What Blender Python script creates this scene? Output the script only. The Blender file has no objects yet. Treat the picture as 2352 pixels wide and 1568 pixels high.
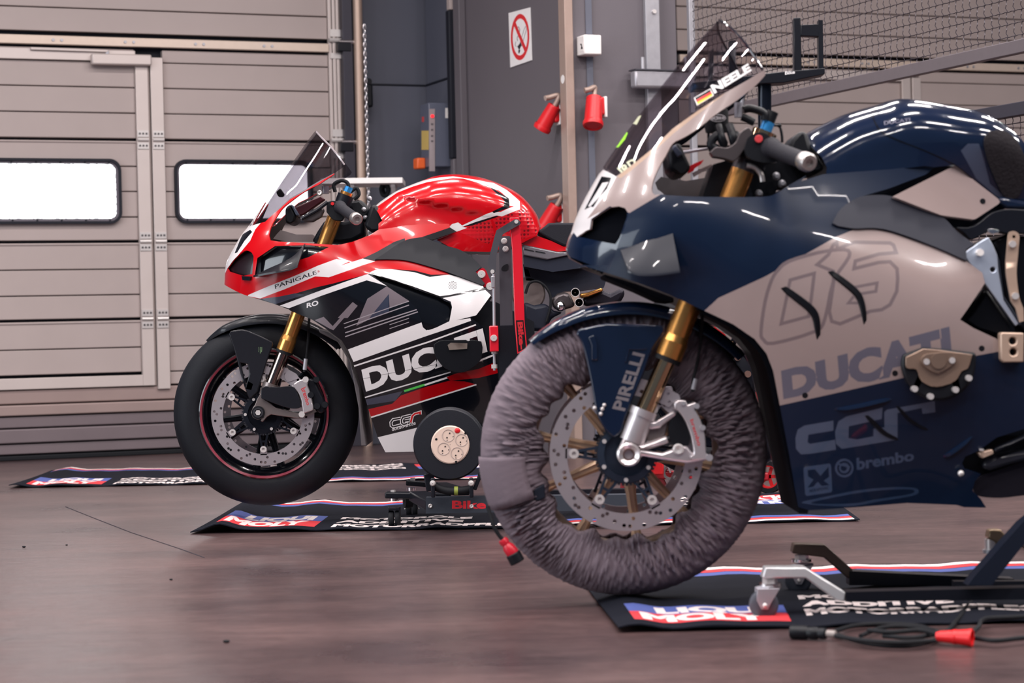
import bpy, bmesh, math, random
import numpy as np
from mathutils import Vector, Matrix, geometry
random.seed(7); np.random.seed(7)
SC = bpy.context.scene; COL = SC.collection
PI = math.pi
# ------------------------------------------------------------------ camera
FPX, CX, CY, CAMH = 5000.0, 1176.0, 784.0, 0.60
_t = math.atan(19 / FPX); _r = math.asin(0.024)
_up0 = np.array([0, math.sin(_t), math.cos(_t)]); _fw = np.array([0, math.cos(_t), -math.sin(_t)]); _r0 = np.array([1., 0, 0])
RT = math.cos(_r) * _r0 - math.sin(_r) * _up0
UP = math.sin(_r) * _r0 + math.cos(_r) * _up0
CAM = np.array([0, 0, CAMH])
cam = bpy.data.objects.new('camera', bpy.data.cameras.new('camera')); COL.objects.link(cam)
cam.matrix_world = Matrix(((RT[0], UP[0], -_fw[0], 0), (RT[1], UP[1], -_fw[1], 0), (RT[2], UP[2], -_fw[2], CAMH), (0, 0, 0, 1)))
cam.data.sensor_width = 36; cam.data.lens = 36 * FPX / 2352
cam.data.clip_start = .05; cam.data.clip_end = 200
cam.data.dof.use_dof = True; cam.data.dof.focus_distance = 7.0; cam.data.dof.aperture_fstop = 5.6
SC.camera = cam
# ------------------------------------------------------------------ world, exposure, lamps' light
SC.view_settings.view_transform = 'Standard'; SC.view_settings.look = 'None'
SC.view_settings.gamma = 1; SC.view_settings.use_curve_mapping = False
SC.view_settings.exposure = 0.0
w = bpy.data.worlds.new('hall_daylight'); SC.world = w; w.use_nodes = True
bg = w.node_tree.nodes['Background']; bg.inputs[0].default_value = (.55, .70, 1.0, 1); bg.inputs[1].default_value = .16
A2 = np.array([math.cos(math.radians(22.5)), math.sin(math.radians(22.5)), 0])      # along the gate wall, to the right and away
D2 = np.array([-math.sin(math.radians(22.5)), math.cos(math.radians(22.5)), 0])     # towards the gate wall
Z3 = np.array([0, 0, 1.])
LAMPS = []
def area(name, loc, sx, sy, power, col=(1, .93, .9), rz=0, rx=0):
    l = bpy.data.lights.new(name, 'AREA'); l.shape = 'RECTANGLE'; l.size = sx; l.size_y = sy; l.energy = power; l.color = col
    o = bpy.data.objects.new(name, l); COL.objects.link(o); o.location = loc; o.rotation_euler = (rx, 0, rz); return o
CEIL = 4.4
for i in range(-3, 4):
    for j in range(0, 5):
        p = np.array([.6, 6.0, 0]) + A2 * (i * 1.6) + D2 * (j * 2.0 - 5.2)
        LAMPS.append(p)
        area('lamp_light', (p[0], p[1], CEIL - .16), .75, .07, 45, (1, .935, .92), math.radians(22.5))
area('open_gate_daylight', (-7.5, 2.0, 1.9), 5, 3, 330, (.86, .93, 1), math.radians(-70), math.radians(90))
# ------------------------------------------------------------------ small maths
def ray(px, py):
    px = np.asarray(px, float); py = np.asarray(py, float)
    return RT * ((px - CX) / FPX)[..., None] - UP * ((py - CY) / FPX)[..., None] + _fw
def at(px, py, Y):
    d = ray(px, py); s = np.asarray(Y) / d[..., 1]
    return CAM + d * s[..., None]
def ground(px, py, z=0.):
    d = ray(px, py); s = (z - CAMH) / d[..., 2]
    return CAM + d * s[..., None]
def onplane(px, py, p0, n):
    d = ray(px, py); s = (np.asarray(p0) - CAM) @ np.asarray(n) / (d @ np.asarray(n))
    return CAM + d * np.asarray(s)[..., None]
ZOOMS = {'A': (480, 280, 3.484), 'B': (830, 380, 4.276), 'C': (780, 560, 3.136), 'D': (380, 680, 3.136), 'E': (1080, 680, 2.24),
         'F': (1280, 30, 2.4125), 'G': (1700, 180, 3.1365), 'H': (1700, 600, 2.6135), 'I': (1340, 1120, 2.324), 'J': (800, 880, 3.484),
         'K': (1080, 460, 3.92), 'L': (1220, 880, 3.92), 'M': (1580, 720, 3.267), 'N': (2150, 450, 3.485), 'O': (2050, 880, 5.225),
         'P': (1480, 180, 5.227), 'Q': (1180, 560, 5.6), 'X': (0, 0, 1), 'U': (1400, 0, 2.47), 'V': (700, 0, 2.94)}
def z(k, *pts):
    """readings taken in an enlarged view of the photograph -> its own pixels"""
    x0, y0, s = ZOOMS[k]
    return [(x0 + pts[i] / s, y0 + pts[i + 1] / s) for i in range(0, len(pts), 2)]
def sm(pts, n=5):
    """smooth open curve through points"""
    p = [np.array(q, float) for q in pts]
    if len(p) < 3: return list(pts)
    out = []
    for i in range(len(p) - 1):
        a = p[i - 1] if i else 2 * p[0] - p[1]
        b, c = p[i], p[i + 1]
        d = p[i + 2] if i + 2 < len(p) else 2 * c - b
        for k in range(n):
            t = k / n
            out.append(tuple(.5 * ((2 * b) + (c - a) * t + (2 * a - 5 * b + 4 * c - d) * t * t + (3 * b - a - 3 * c + d) * t ** 3)))
    out.append(tuple(p[-1])); return out
def smc(pts, n=5):
    """smooth closed curve"""
    p = list(pts); k = len(p)
    q = [p[-1]] + p + [p[0], p[1]]
    s = sm(q, n); return s[n:n + k * n]
def stroke(pts, wd, closed=False):
    """polyline -> closed outline(s) of that width"""
    p = [np.array(q, float) for q in pts]; n = len(p); L = []; R = []
    for i in range(n):
        if closed: a, b = p[i - 1], p[(i + 1) % n]
        else: a, b = p[max(i - 1, 0)], p[min(i + 1, n - 1)]
        d1 = p[i] - a; d2 = b - p[i]
        l1, l2 = np.hypot(*d1), np.hypot(*d2)
        u1 = d1 / l1 if l1 > 1e-9 else d2 / l2; u2 = d2 / l2 if l2 > 1e-9 else u1
        t = u1 + u2; t = t / max(np.hypot(*t), 1e-9); nn = np.array([-t[1], t[0]])
        k = 1 / max(.5, abs(nn @ np.array([-u1[1], u1[0]])))
        L.append(tuple(p[i] + nn * wd / 2 * k)); R.append(tuple(p[i] - nn * wd / 2 * k))
    if closed: return [L, R]
    return [L + R[::-1]]
# ------------------------------------------------------------------ materials
def lin(c):
    return tuple(((v / 255) / 12.92 if v / 255 <= .04045 else ((v / 255 + .055) / 1.055) ** 2.4) for v in c)
MATS = {}
def mat(name, c, rough=.5, metal=0., coat=0., var=.06, scale=40., bump=0., bscale=200., emit=None, spec=.5, trans=0., alpha=1.):
    if name in MATS: return MATS[name]
    if max(c) < 62 and not emit: c = (c[0] * .62, c[1] * .68, c[2] * .80); spec *= .55; coat *= .7
    m = bpy.data.materials.new(name); m.use_nodes = True; nt = m.node_tree; N = nt.nodes; L = nt.links
    b = N['Principled BSDF']; col = lin(c)
    b.inputs['Roughness'].default_value = rough; b.inputs['Metallic'].default_value = metal
    b.inputs['Coat Weight'].default_value = coat; b.inputs['Coat Roughness'].default_value = .04
    b.inputs['Specular IOR Level'].default_value = spec
    b.inputs['Transmission Weight'].default_value = trans; b.inputs['Alpha'].default_value = alpha
    tc = N.new('ShaderNodeTexCoord')
    if var:
        nz = N.new('ShaderNodeTexNoise'); nz.inputs['Scale'].default_value = scale; nz.inputs['Detail'].default_value = 4
        mr = N.new('ShaderNodeMapRange'); mr.inputs['To Min'].default_value = 1 - var; mr.inputs['To Max'].default_value = 1 + var
        mx = N.new('ShaderNodeVectorMath'); mx.operation = 'SCALE'; mx.inputs[0].default_value = col
        L.new(tc.outputs['Object'], nz.inputs['Vector']); L.new(nz.outputs[0], mr.inputs[0]); L.new(mr.outputs[0], mx.inputs['Scale'])
        L.new(mx.outputs[0], b.inputs['Base Color'])
    else: b.inputs['Base Color'].default_value = (*col, 1)
    if bump:
        n2 = N.new('ShaderNodeTexNoise'); n2.inputs['Scale'].default_value = bscale; n2.inputs['Detail'].default_value = 3
        bp = N.new('ShaderNodeBump'); bp.inputs['Strength'].default_value = bump; bp.inputs['Distance'].default_value = .002
        L.new(tc.outputs['Object'], n2.inputs['Vector']); L.new(n2.outputs[0], bp.inputs['Height']); L.new(bp.outputs[0], b.inputs['Normal'])
    if emit:
        b.inputs['Emission Color'].default_value = (*col, 1); b.inputs['Emission Strength'].default_value = emit
    MATS[name] = m; return m
# ------------------------------------------------------------------ objects
ROOTLOC = {}
def tag(o, label=None, cat=None, group=None, kind=None):
    if label: o['label'] = label
    if cat: o['category'] = cat
    if group: o['group'] = group
    if kind: o['kind'] = kind
    return o
def thing(name, label, cat, loc, group=None):
    o = bpy.data.objects.new(name, None); COL.objects.link(o); o.empty_display_size = .1
    o.location = tuple(float(v) for v in loc); ROOTLOC[o.name] = np.array(loc, float)
    return tag(o, label, cat, group)
def rootloc(o):
    while o.parent: o = o.parent
    return ROOTLOC.get(o.name, np.zeros(3))
def mk(name, V, F, m, parent=None, smooth=40, normals=None, midx=None, bevel=0, loc=None):
    """one mesh object from world-space vertices"""
    V = np.asarray(V, float)
    if parent is not None: L = rootloc(parent)
    elif loc is not None: L = np.asarray(loc, float)
    else:
        L = np.array([V[:, 0].mean(), V[:, 1].mean(), V[:, 2].min()])
    me = bpy.data.meshes.new(name); me.from_pydata((V - L).tolist(), [], [list(map(int, f)) for f in F])
    for q in (m if isinstance(m, (list, tuple)) else [m]): me.materials.append(q)
    if midx is not None: me.polygons.foreach_set('material_index', np.asarray(midx, np.int32))
    me.update()
    if normals is not None:
        me.polygons.foreach_set('use_smooth', [True] * len(me.polygons))
        me.normals_split_custom_set_from_vertices([tuple(n) for n in normals])
    elif smooth:
        me.polygons.foreach_set('use_smooth', [True] * len(me.polygons))
        me.set_sharp_from_angle(angle=math.radians(smooth))
    o = bpy.data.objects.new(name, me); COL.objects.link(o)
    if parent is not None: o.parent = parent
    else:
        o.location = L.tolist(); ROOTLOC[o.name] = L
    if bevel:
        b = o.modifiers.new('edge', 'BEVEL'); b.width = bevel; b.segments = 2; b.limit_method = 'ANGLE'; b.angle_limit = math.radians(40); b.harden_normals = False
    return o
def frame(d, up=(0, 0, 1)):
    d = np.asarray(d, float); d = d / np.linalg.norm(d); up = np.asarray(up, float)
    if abs(d @ up) > .98: up = np.array([0, 1., 0]) if abs(d[1]) < .9 else np.array([1., 0, 0])
    s = np.cross(d, up); s /= np.linalg.norm(s); u = np.cross(s, d); return d, s, u
class M:
    def __init__(self): self.V = []; self.F = []
    def add(self, V, F):
        k = len(self.V); self.V += [tuple(float(c) for c in v) for v in V]; self.F += [[i + k for i in f] for f in F]; return self
    def box(self, c, s, ax=None):
        """centre, full sizes, axes"""
        X, Y, Zz = ax if ax is not None else (np.array([1., 0, 0]), np.array([0, 1., 0]), Z3)
        c = np.asarray(c, float); V = [c + X * s[0] * i / 2 + Y * s[1] * j / 2 + Zz * s[2] * k / 2 for i in (-1, 1) for j in (-1, 1) for k in (-1, 1)]
        return self.add(V, [(0, 1, 3, 2), (4, 6, 7, 5), (0, 4, 5, 1), (2, 3, 7, 6), (0, 2, 6, 4), (1, 5, 7, 3)])
    def bar(self, p, q, wd, ht, up=(0, 0, 1)):
        p = np.asarray(p, float); q = np.asarray(q, float); d, s, u = frame(q - p, up)
        return self.box((p + q) / 2, (np.linalg.norm(q - p), wd, ht), (d, s, u))
    def cyl(self, p, q, r, n=16, r2=None, caps=True):
        p = np.asarray(p, float); q = np.asarray(q, float); d, s, u = frame(q - p); r2 = r if r2 is None else r2
        A = [(math.cos(2 * PI * i / n), math.sin(2 * PI * i / n)) for i in range(n)]
        V = [p + r * (s * a + u * b) for a, b in A] + [q + r2 * (s * a + u * b) for a, b in A]
        F = [(i, i + n, (i + 1) % n + n, (i + 1) % n) for i in range(n)]
        if caps: F += [list(range(n)), list(range(2 * n - 1, n - 1, -1))]
        return self.add(V, F)
    def tube(self, path, r, n=8, smooth=0, closed=False):
        P = [np.asarray(p, float) for p in path]
        if smooth:
            out = []
            for i in range(len(P) - 1):
                a = P[i - 1] if i else 2 * P[0] - P[1]; b, c = P[i], P[i + 1]; d = P[i + 2] if i + 2 < len(P) else 2 * c - b
                for k in range(smooth):
                    t = k / smooth; out.append(.5 * ((2 * b) + (c - a) * t + (2 * a - 5 * b + 4 * c - d) * t * t + (3 * b - a - 3 * c + d) * t ** 3))
            P = out + [P[-1]]
        m = len(P); V = []; u = None
        for i in range(m):
            d = P[(i + 1) % m] - P[i - 1] if closed else P[min(i + 1, m - 1)] - P[max(i - 1, 0)]
            d = d / max(np.linalg.norm(d), 1e-9)
            if u is None: _, s, u = frame(d)
            else:
                u = u - d * (u @ d); u /= max(np.linalg.norm(u), 1e-9); s = np.cross(d, u)
            rr = r[i] if hasattr(r, '__len__') else r
            V += [P[i] + rr * (s * math.cos(2 * PI * k / n) + u * math.sin(2 * PI * k / n)) for k in range(n)]
        F = [(i * n + k, i * n + (k + 1) % n, ((i + 1) % m) * n + (k + 1) % n, ((i + 1) % m) * n + k) for i in range(m if closed else m - 1) for k in range(n)]
        if not closed: F += [list(range(n))[::-1], [(m - 1) * n + k for k in range(n)]]
        return self.add(V, F)
    def lathe(self, c, ax, prof, n=32, a0=0., a1=2 * PI, up=(0, 0, 1), close=False):
        """profile (radius, along axis)"""
        c = np.asarray(c, float); d, s, u = frame(ax, up); full = abs(a1 - a0 - 2 * PI) < 1e-6; k = len(prof); m = n if full else n + 1
        V = []
        for i in range(m):
            a = a0 + (a1 - a0) * i / n
            V += [c + d * y + r * (s * math.cos(a) + u * math.sin(a)) for r, y in prof]
        F = []
        for i in range(n):
            i2 = (i + 1) % m
            for j in range(k if close else k - 1):
                j2 = (j + 1) % k
                F.append((i * k + j, i * k + j2, i2 * k + j2, i2 * k + j))
        return self.add(V, F)
    def sph(self, c, r, n=10, sc=(1, 1, 1), ax=None):
        X, Y, Zz = ax if ax is not None else (np.array([1., 0, 0]), np.array([0, 1., 0]), Z3); c = np.asarray(c, float)
        V = []; F = []; m = n // 2 + 1
        for i in range(1, m):
            a = PI * i / m
            for k in range(n):
                b = 2 * PI * k / n
                V.append(c + r * (X * sc[0] * math.sin(a) * math.cos(b) + Y * sc[1] * math.sin(a) * math.sin(b) + Zz * sc[2] * math.cos(a)))
        t = len(V); V += [c + Zz * r * sc[2], c - Zz * r * sc[2]]
        for i in range(m - 2):
            for k in range(n): F.append((i * n + k, (i + 1) * n + k, (i + 1) * n + (k + 1) % n, i * n + (k + 1) % n))
        for k in range(n): F += [(t, k, (k + 1) % n), (t + 1, (m - 2) * n + (k + 1) % n, (m - 2) * n + k)]
        return self.add(V, F)
    def prism(self, pts, e):
        """planar 3-D outline pushed along vector e"""
        P = [np.asarray(p, float) for p in pts]; n = len(P); e = np.asarray(e, float)
        V = P + [p + e for p in P]
        F = [list(range(n)), list(range(2 * n - 1, n - 1, -1))] + [(i, i + n, (i + 1) % n + n, (i + 1) % n) for i in range(n)]
        return self.add(V, F)
    def o(self, name, m, parent=None, smooth=40, bevel=0, loc=None, fix=True):
        if fix:
            bm = bmesh.new(); vs = [bm.verts.new(v) for v in self.V]
            for f in self.F:
                try: bm.faces.new([vs[i] for i in f])
                except ValueError: pass
            bmesh.ops.recalc_face_normals(bm, faces=bm.faces)
            bm.verts.index_update()
            F = [[v.index for v in f.verts] for f in bm.faces]; bm.free()
        else: F = self.F
        return mk(name, self.V, F, m, parent, smooth, bevel=bevel, loc=loc)
# ------------------------------------------------------------------ flat regions cut to outline, holes, paint
def loops_edges(loops):
    P = []; E = []
    for l in loops:
        k = len(P); n = len(l); P += [tuple(p) for p in l]; E += [(k + i, k + (i + 1) % n) for i in range(n)]
    return np.array(P, float).reshape(-1, 2), E
def inside(Q, P, E):
    """even-odd test of points Q against edges"""
    Q = np.asarray(Q, float); r = np.zeros(len(Q), bool)
    if not len(Q): return r
    for s in range(0, len(E), 400):
        e = np.array(E[s:s + 400]); a = P[e[:, 0]]; b = P[e[:, 1]]
        x = Q[:, 0][:, None]; y = Q[:, 1][:, None]
        c = (a[:, 1] > y) != (b[:, 1] > y)
        dy = np.where(np.abs(b[:, 1] - a[:, 1]) < 1e-12, 1e-12, b[:, 1] - a[:, 1])
        xi = a[:, 0] + (y - a[:, 1]) * (b[:, 0] - a[:, 0]) / dy
        r ^= ((c & (x < xi)).sum(1) % 2).astype(bool)
    return r
def dens(P, E, step):
    P = [tuple(p) for p in P]; E2 = []
    for a, b in E:
        pa, pb = np.array(P[a]), np.array(P[b]); n = max(1, int(math.ceil(np.hypot(*(pb - pa)) / step))); last = a
        for i in range(1, n):
            P.append(tuple(pa + (pb - pa) * i / n)); E2.append((last, len(P) - 1)); last = len(P) - 1
        E2.append((last, b))
    return np.array(P), E2
def region(outline, paints=(), grid=.02, step=.015, extra=()):
    """outline: list of loops (even-odd) ; paints: list of (P,E) ; -> V2, tris, paint index (0 = bare)"""
    P0, E0 = loops_edges(outline); P0, E0 = dens(P0, E0, step)
    pts = [P0]; eds = list(E0); k = len(P0)
    for P, E in paints:
        P, E = dens(P, E, step * 1.5); pts.append(P); eds += [(a + k, b + k) for a, b in E]; k += len(P)
    lo, hi = P0.min(0), P0.max(0)
    if grid:
        gx = np.arange(lo[0] + grid * .5, hi[0], grid); gy = np.arange(lo[1] + grid * .5, hi[1], grid)
        G = np.array([(x + (grid * .5 if j % 2 else 0), y) for j, y in enumerate(gy) for x in gx]).reshape(-1, 2)
        if len(extra): G = np.vstack([G, np.array(extra).reshape(-1, 2)])
        if len(G):
            G = G[inside(G, P0, E0)]; pts.append(G)
    allp = np.vstack(pts)
    v, e, f, *_ = geometry.delaunay_2d_cdt([Vector(p) for p in allp.tolist()], eds, [], 0, 1e-6)
    V = np.array([(q.x, q.y) for q in v]); T = np.array([t for t in f if len(t) == 3], int)
    c = V[T].mean(1); keep = inside(c, P0, E0)
    ar = np.abs(np.cross(V[T[:, 1]] - V[T[:, 0]], V[T[:, 2]] - V[T[:, 0]]))
    keep &= ar > 1e-11
    T = T[keep]; c = c[keep]; idx = np.zeros(len(T), int)
    for i, (P, E) in enumerate(paints): idx[inside(c, np.asarray(P, float), E)] = i + 1
    a = V[T[:, 0]]; b = V[T[:, 1]]; d = V[T[:, 2]]
    flip = np.cross(b - a, d - a) < 0; T[flip] = T[flip][:, ::-1]
    used = np.unique(T); remap = -np.ones(len(V), int); remap[used] = np.arange(len(used))
    return V[used], remap[T], idx
_TXT = {}
def text(s, bold=.0, shear=0., space=1.):
    """outline of a word in a unit box"""
    k = (s, bold, shear, space)
    if k in _TXT: return _TXT[k]
    cu = bpy.data.curves.new('t', 'FONT'); cu.body = s; cu.offset = bold; cu.shear = shear; cu.resolution_u = 3; cu.space_character = space; cu.fill_mode = 'FRONT' if hasattr(cu, 'fill_mode') else cu.fill_mode
    o = bpy.data.objects.new('t', cu); me = o.to_mesh()
    P = np.array([(v.co.x, v.co.y) for v in me.vertices]); cnt = {}
    key = {}; rep = []
    for i, p in enumerate(P):
        q = (round(p[0], 5), round(p[1], 5)); rep.append(key.setdefault(q, i))
    for f in me.polygons:
        vs = [rep[i] for i in f.vertices]
        for a, b in zip(vs, vs[1:] + vs[:1]):
            if a != b: e = (min(a, b), max(a, b)); cnt[e] = cnt.get(e, 0) + 1
    E = [e for e, n in cnt.items() if n % 2]
    o.to_mesh_clear(); bpy.data.objects.remove(o); bpy.data.curves.remove(cu)
    us = sorted({i for e in E for i in e}); mp = {u: i for i, u in enumerate(us)}
    P = P[us]; E = [(mp[a], mp[b]) for a, b in E]
    P = (P - P.min(0)) / (P.max(0) - P.min(0)); _TXT[k] = (P, E); return P, E
def quad(PE, tl, tr, br, bl):
    """unit box -> pixel quadrilateral"""
    P, E = PE; u = P[:, :1]; v = P[:, 1:]
    tl, tr, br, bl = (np.array(q, float) for q in (tl, tr, br, bl))
    return (bl * (1 - u) * (1 - v) + br * u * (1 - v) + tr * u * v + tl * (1 - u) * v), E
# ------------------------------------------------------------------ a flat sheet cut from a plane, painted with flat print
def planar(name, outline, p0, n, mats, parent=None, paints=(), thick=.004, grid=0, step=.05, lift=None, loc=None, px=True, smooth=30, off=0.):
    n = np.asarray(n, float); n = n / np.linalg.norm(n); p0 = np.asarray(p0, float) + n * off
    e1 = np.cross((0, 0, 1.), n) if abs(n[2]) < .9 else np.array([1., 0, 0]); e1 = e1 / np.linalg.norm(e1); e2 = np.cross(n, e1)
    def to2(pts):
        pts = np.asarray(pts, float)
        if not px: return pts
        q = onplane(pts[:, 0], pts[:, 1], p0, n) - p0; return np.stack([q @ e1, q @ e2], 1)
    ol = [to2(l) for l in outline]; pa = []
    for P, E in paints: pa.append((to2(P), E))
    V2, T, idx = region(ol, pa, grid, step)
    H = lift(V2) if lift is not None else np.zeros(len(V2))
    W3 = p0 + V2[:, :1] * e1 + V2[:, 1:] * e2 + H[:, None] * n
    k = len(V2); cnt = {}
    for t in T:
        for a, b in ((t[0], t[1]), (t[1], t[2]), (t[2], t[0])): cnt[(a, b)] = 1
    F = T.tolist(); mi = idx.tolist()
    back = W3 - n * thick
    F += [[c + k, b + k, a + k] for a, b, c in T.tolist()]; mi += [0] * len(T)
    for (a, b) in cnt:
        if (b, a) not in cnt: F.append([a, a + k, b + k, b]); mi.append(0)
    return mk(name, np.vstack([W3, back]), F, mats, parent, smooth, midx=mi, loc=loc)
def L(pts): return loops_edges([pts])
def LL(loops): return loops_edges(loops)
def circ(cx, cy, r, n=24, ry=None): return [(cx + r * math.cos(2 * PI * i / n), cy + (ry or r) * math.sin(2 * PI * i / n)) for i in range(n)]

# ------------------------------------------------------------------ materials of the hall
def floor_mat():
    m = bpy.data.materials.new('polished_concrete'); m.use_nodes = True; nt = m.node_tree; N = nt.nodes; Lk = nt.links; b = N['Principled BSDF']
    tc = N.new('ShaderNodeTexCoord'); mp = N.new('ShaderNodeMapping'); mp.inputs['Scale'].default_value = (1.0, 1.6, 1); Lk.new(tc.outputs['Object'], mp.inputs[0])
    n1 = N.new('ShaderNodeTexNoise'); n1.inputs['Scale'].default_value = 1.3; n1.inputs['Detail'].default_value = 7; n1.inputs['Roughness'].default_value = .62
    n2 = N.new('ShaderNodeTexNoise'); n2.inputs['Scale'].default_value = 26; n2.inputs['Detail'].default_value = 5
    mp2 = N.new('ShaderNodeMapping'); mp2.inputs['Scale'].default_value = (.35, 2.4, 1); Lk.new(tc.outputs['Object'], mp2.inputs[0])
    n3 = N.new('ShaderNodeTexNoise'); n3.inputs['Scale'].default_value = 9; n3.inputs['Detail'].default_value = 6
    Lk.new(mp.outputs[0], n1.inputs[0]); Lk.new(tc.outputs['Object'], n2.inputs[0]); Lk.new(mp2.outputs[0], n3.inputs[0])
    cr = N.new('ShaderNodeValToRGB'); cr.color_ramp.elements[0].position = .3; cr.color_ramp.elements[1].position = .72
    cr.color_ramp.elements[0].color = (*lin((50, 39, 42)), 1); cr.color_ramp.elements[1].color = (*lin((90, 69, 68)), 1)
    Lk.new(n1.outputs[0], cr.inputs[0])
    a = N.new('ShaderNodeMath'); a.operation = 'ADD'; Lk.new(n2.outputs[0], a.inputs[0]); Lk.new(n3.outputs[0], a.inputs[1])
    mr = N.new('ShaderNodeMapRange'); mr.inputs['From Min'].default_value = .6; mr.inputs['From Max'].default_value = 1.4; mr.inputs['To Min'].default_value = .72; mr.inputs['To Max'].default_value = 1.26
    Lk.new(a.outputs[0], mr.inputs[0])
    mx = N.new('ShaderNodeVectorMath'); mx.operation = 'SCALE'; Lk.new(cr.outputs[0], mx.inputs[0]); Lk.new(mr.outputs[0], mx.inputs['Scale']); Lk.new(mx.outputs[0], b.inputs['Base Color'])
    r = N.new('ShaderNodeMapRange'); r.inputs['To Min'].default_value = .20; r.inputs['To Max'].default_value = .40; Lk.new(n1.outputs[0], r.inputs[0]); Lk.new(r.outputs[0], b.inputs['Roughness'])
    bp = N.new('ShaderNodeBump'); bp.inputs['Strength'].default_value = .25; bp.inputs['Distance'].default_value = .004; Lk.new(a.outputs[0], bp.inputs['Height']); Lk.new(bp.outputs[0], b.inputs['Normal'])
    b.inputs['Specular IOR Level'].default_value = .45
    return m
FLOOR = floor_mat()
GATE = mat('gate_panel_coating', (166, 152, 149), .55, var=.05, scale=6, bump=.25, bscale=420)
GATEALU = mat('gate_aluminium', (196, 184, 180), .42, metal=.25, var=.05, scale=8)
GATEDARK = mat('gate_gasket', (34, 34, 42), .6)
WALLG = mat('wall_paint_grey', (92, 86, 92), .62, var=.04, scale=3, bump=.3, bscale=260)
WALLD = mat('wall_paint_slate', (82, 84, 97), .62, var=.05, scale=3, bump=.3, bscale=260)
STEEL = mat('galvanised_steel', (168, 166, 172), .42, metal=.55, var=.14, scale=30)
CHROME = mat('bright_steel', (214, 210, 210), .18, metal=1., var=.03)
BOLT = mat('bolt_steel', (214, 208, 206), .30, metal=.45, var=.04)
BLKP = mat('black_plastic', (22, 23, 27), .45, var=.1)
BLKM = mat('black_powder_coat', (26, 27, 33), .38, var=.08, bump=.1)
RUB = mat('black_rubber', (25, 25, 28), .7, var=.12)
WHT = mat('white_plastic', (225, 220, 218), .45)
REDP = mat('red_plastic', (196, 22, 30), .4, var=.08)
ALU = mat('cast_aluminium', (176, 170, 168), .36, metal=.85, var=.08)
# ------------------------------------------------------------------ floor, ceiling
mk('floor', [(-14, -8, 0), (16, -8, 0), (16, 20, 0), (-14, 20, 0)], [(0, 1, 2, 3)], FLOOR, smooth=0, loc=(0, 0, 0))['kind'] = 'structure'
mk('ceiling', [(-14, -1, CEIL), (16, -1, CEIL), (16, 20, CEIL), (-14, 20, CEIL)], [(3, 2, 1, 0)], mat('ceiling_paint', (120, 114, 116), .8), smooth=0, loc=(0, 0, CEIL))['kind'] = 'structure'
tr = planar('trim_1', stroke([(150, 1163), (210, 1187), (300, 1222), (420, 1262), (470, 1280)], 1.6), (0, 0, .0006), (0, 0, 1), mat('floor_joint', (60, 48, 50), .8), thick=.0005); tr['kind'] = 'structure'
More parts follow.
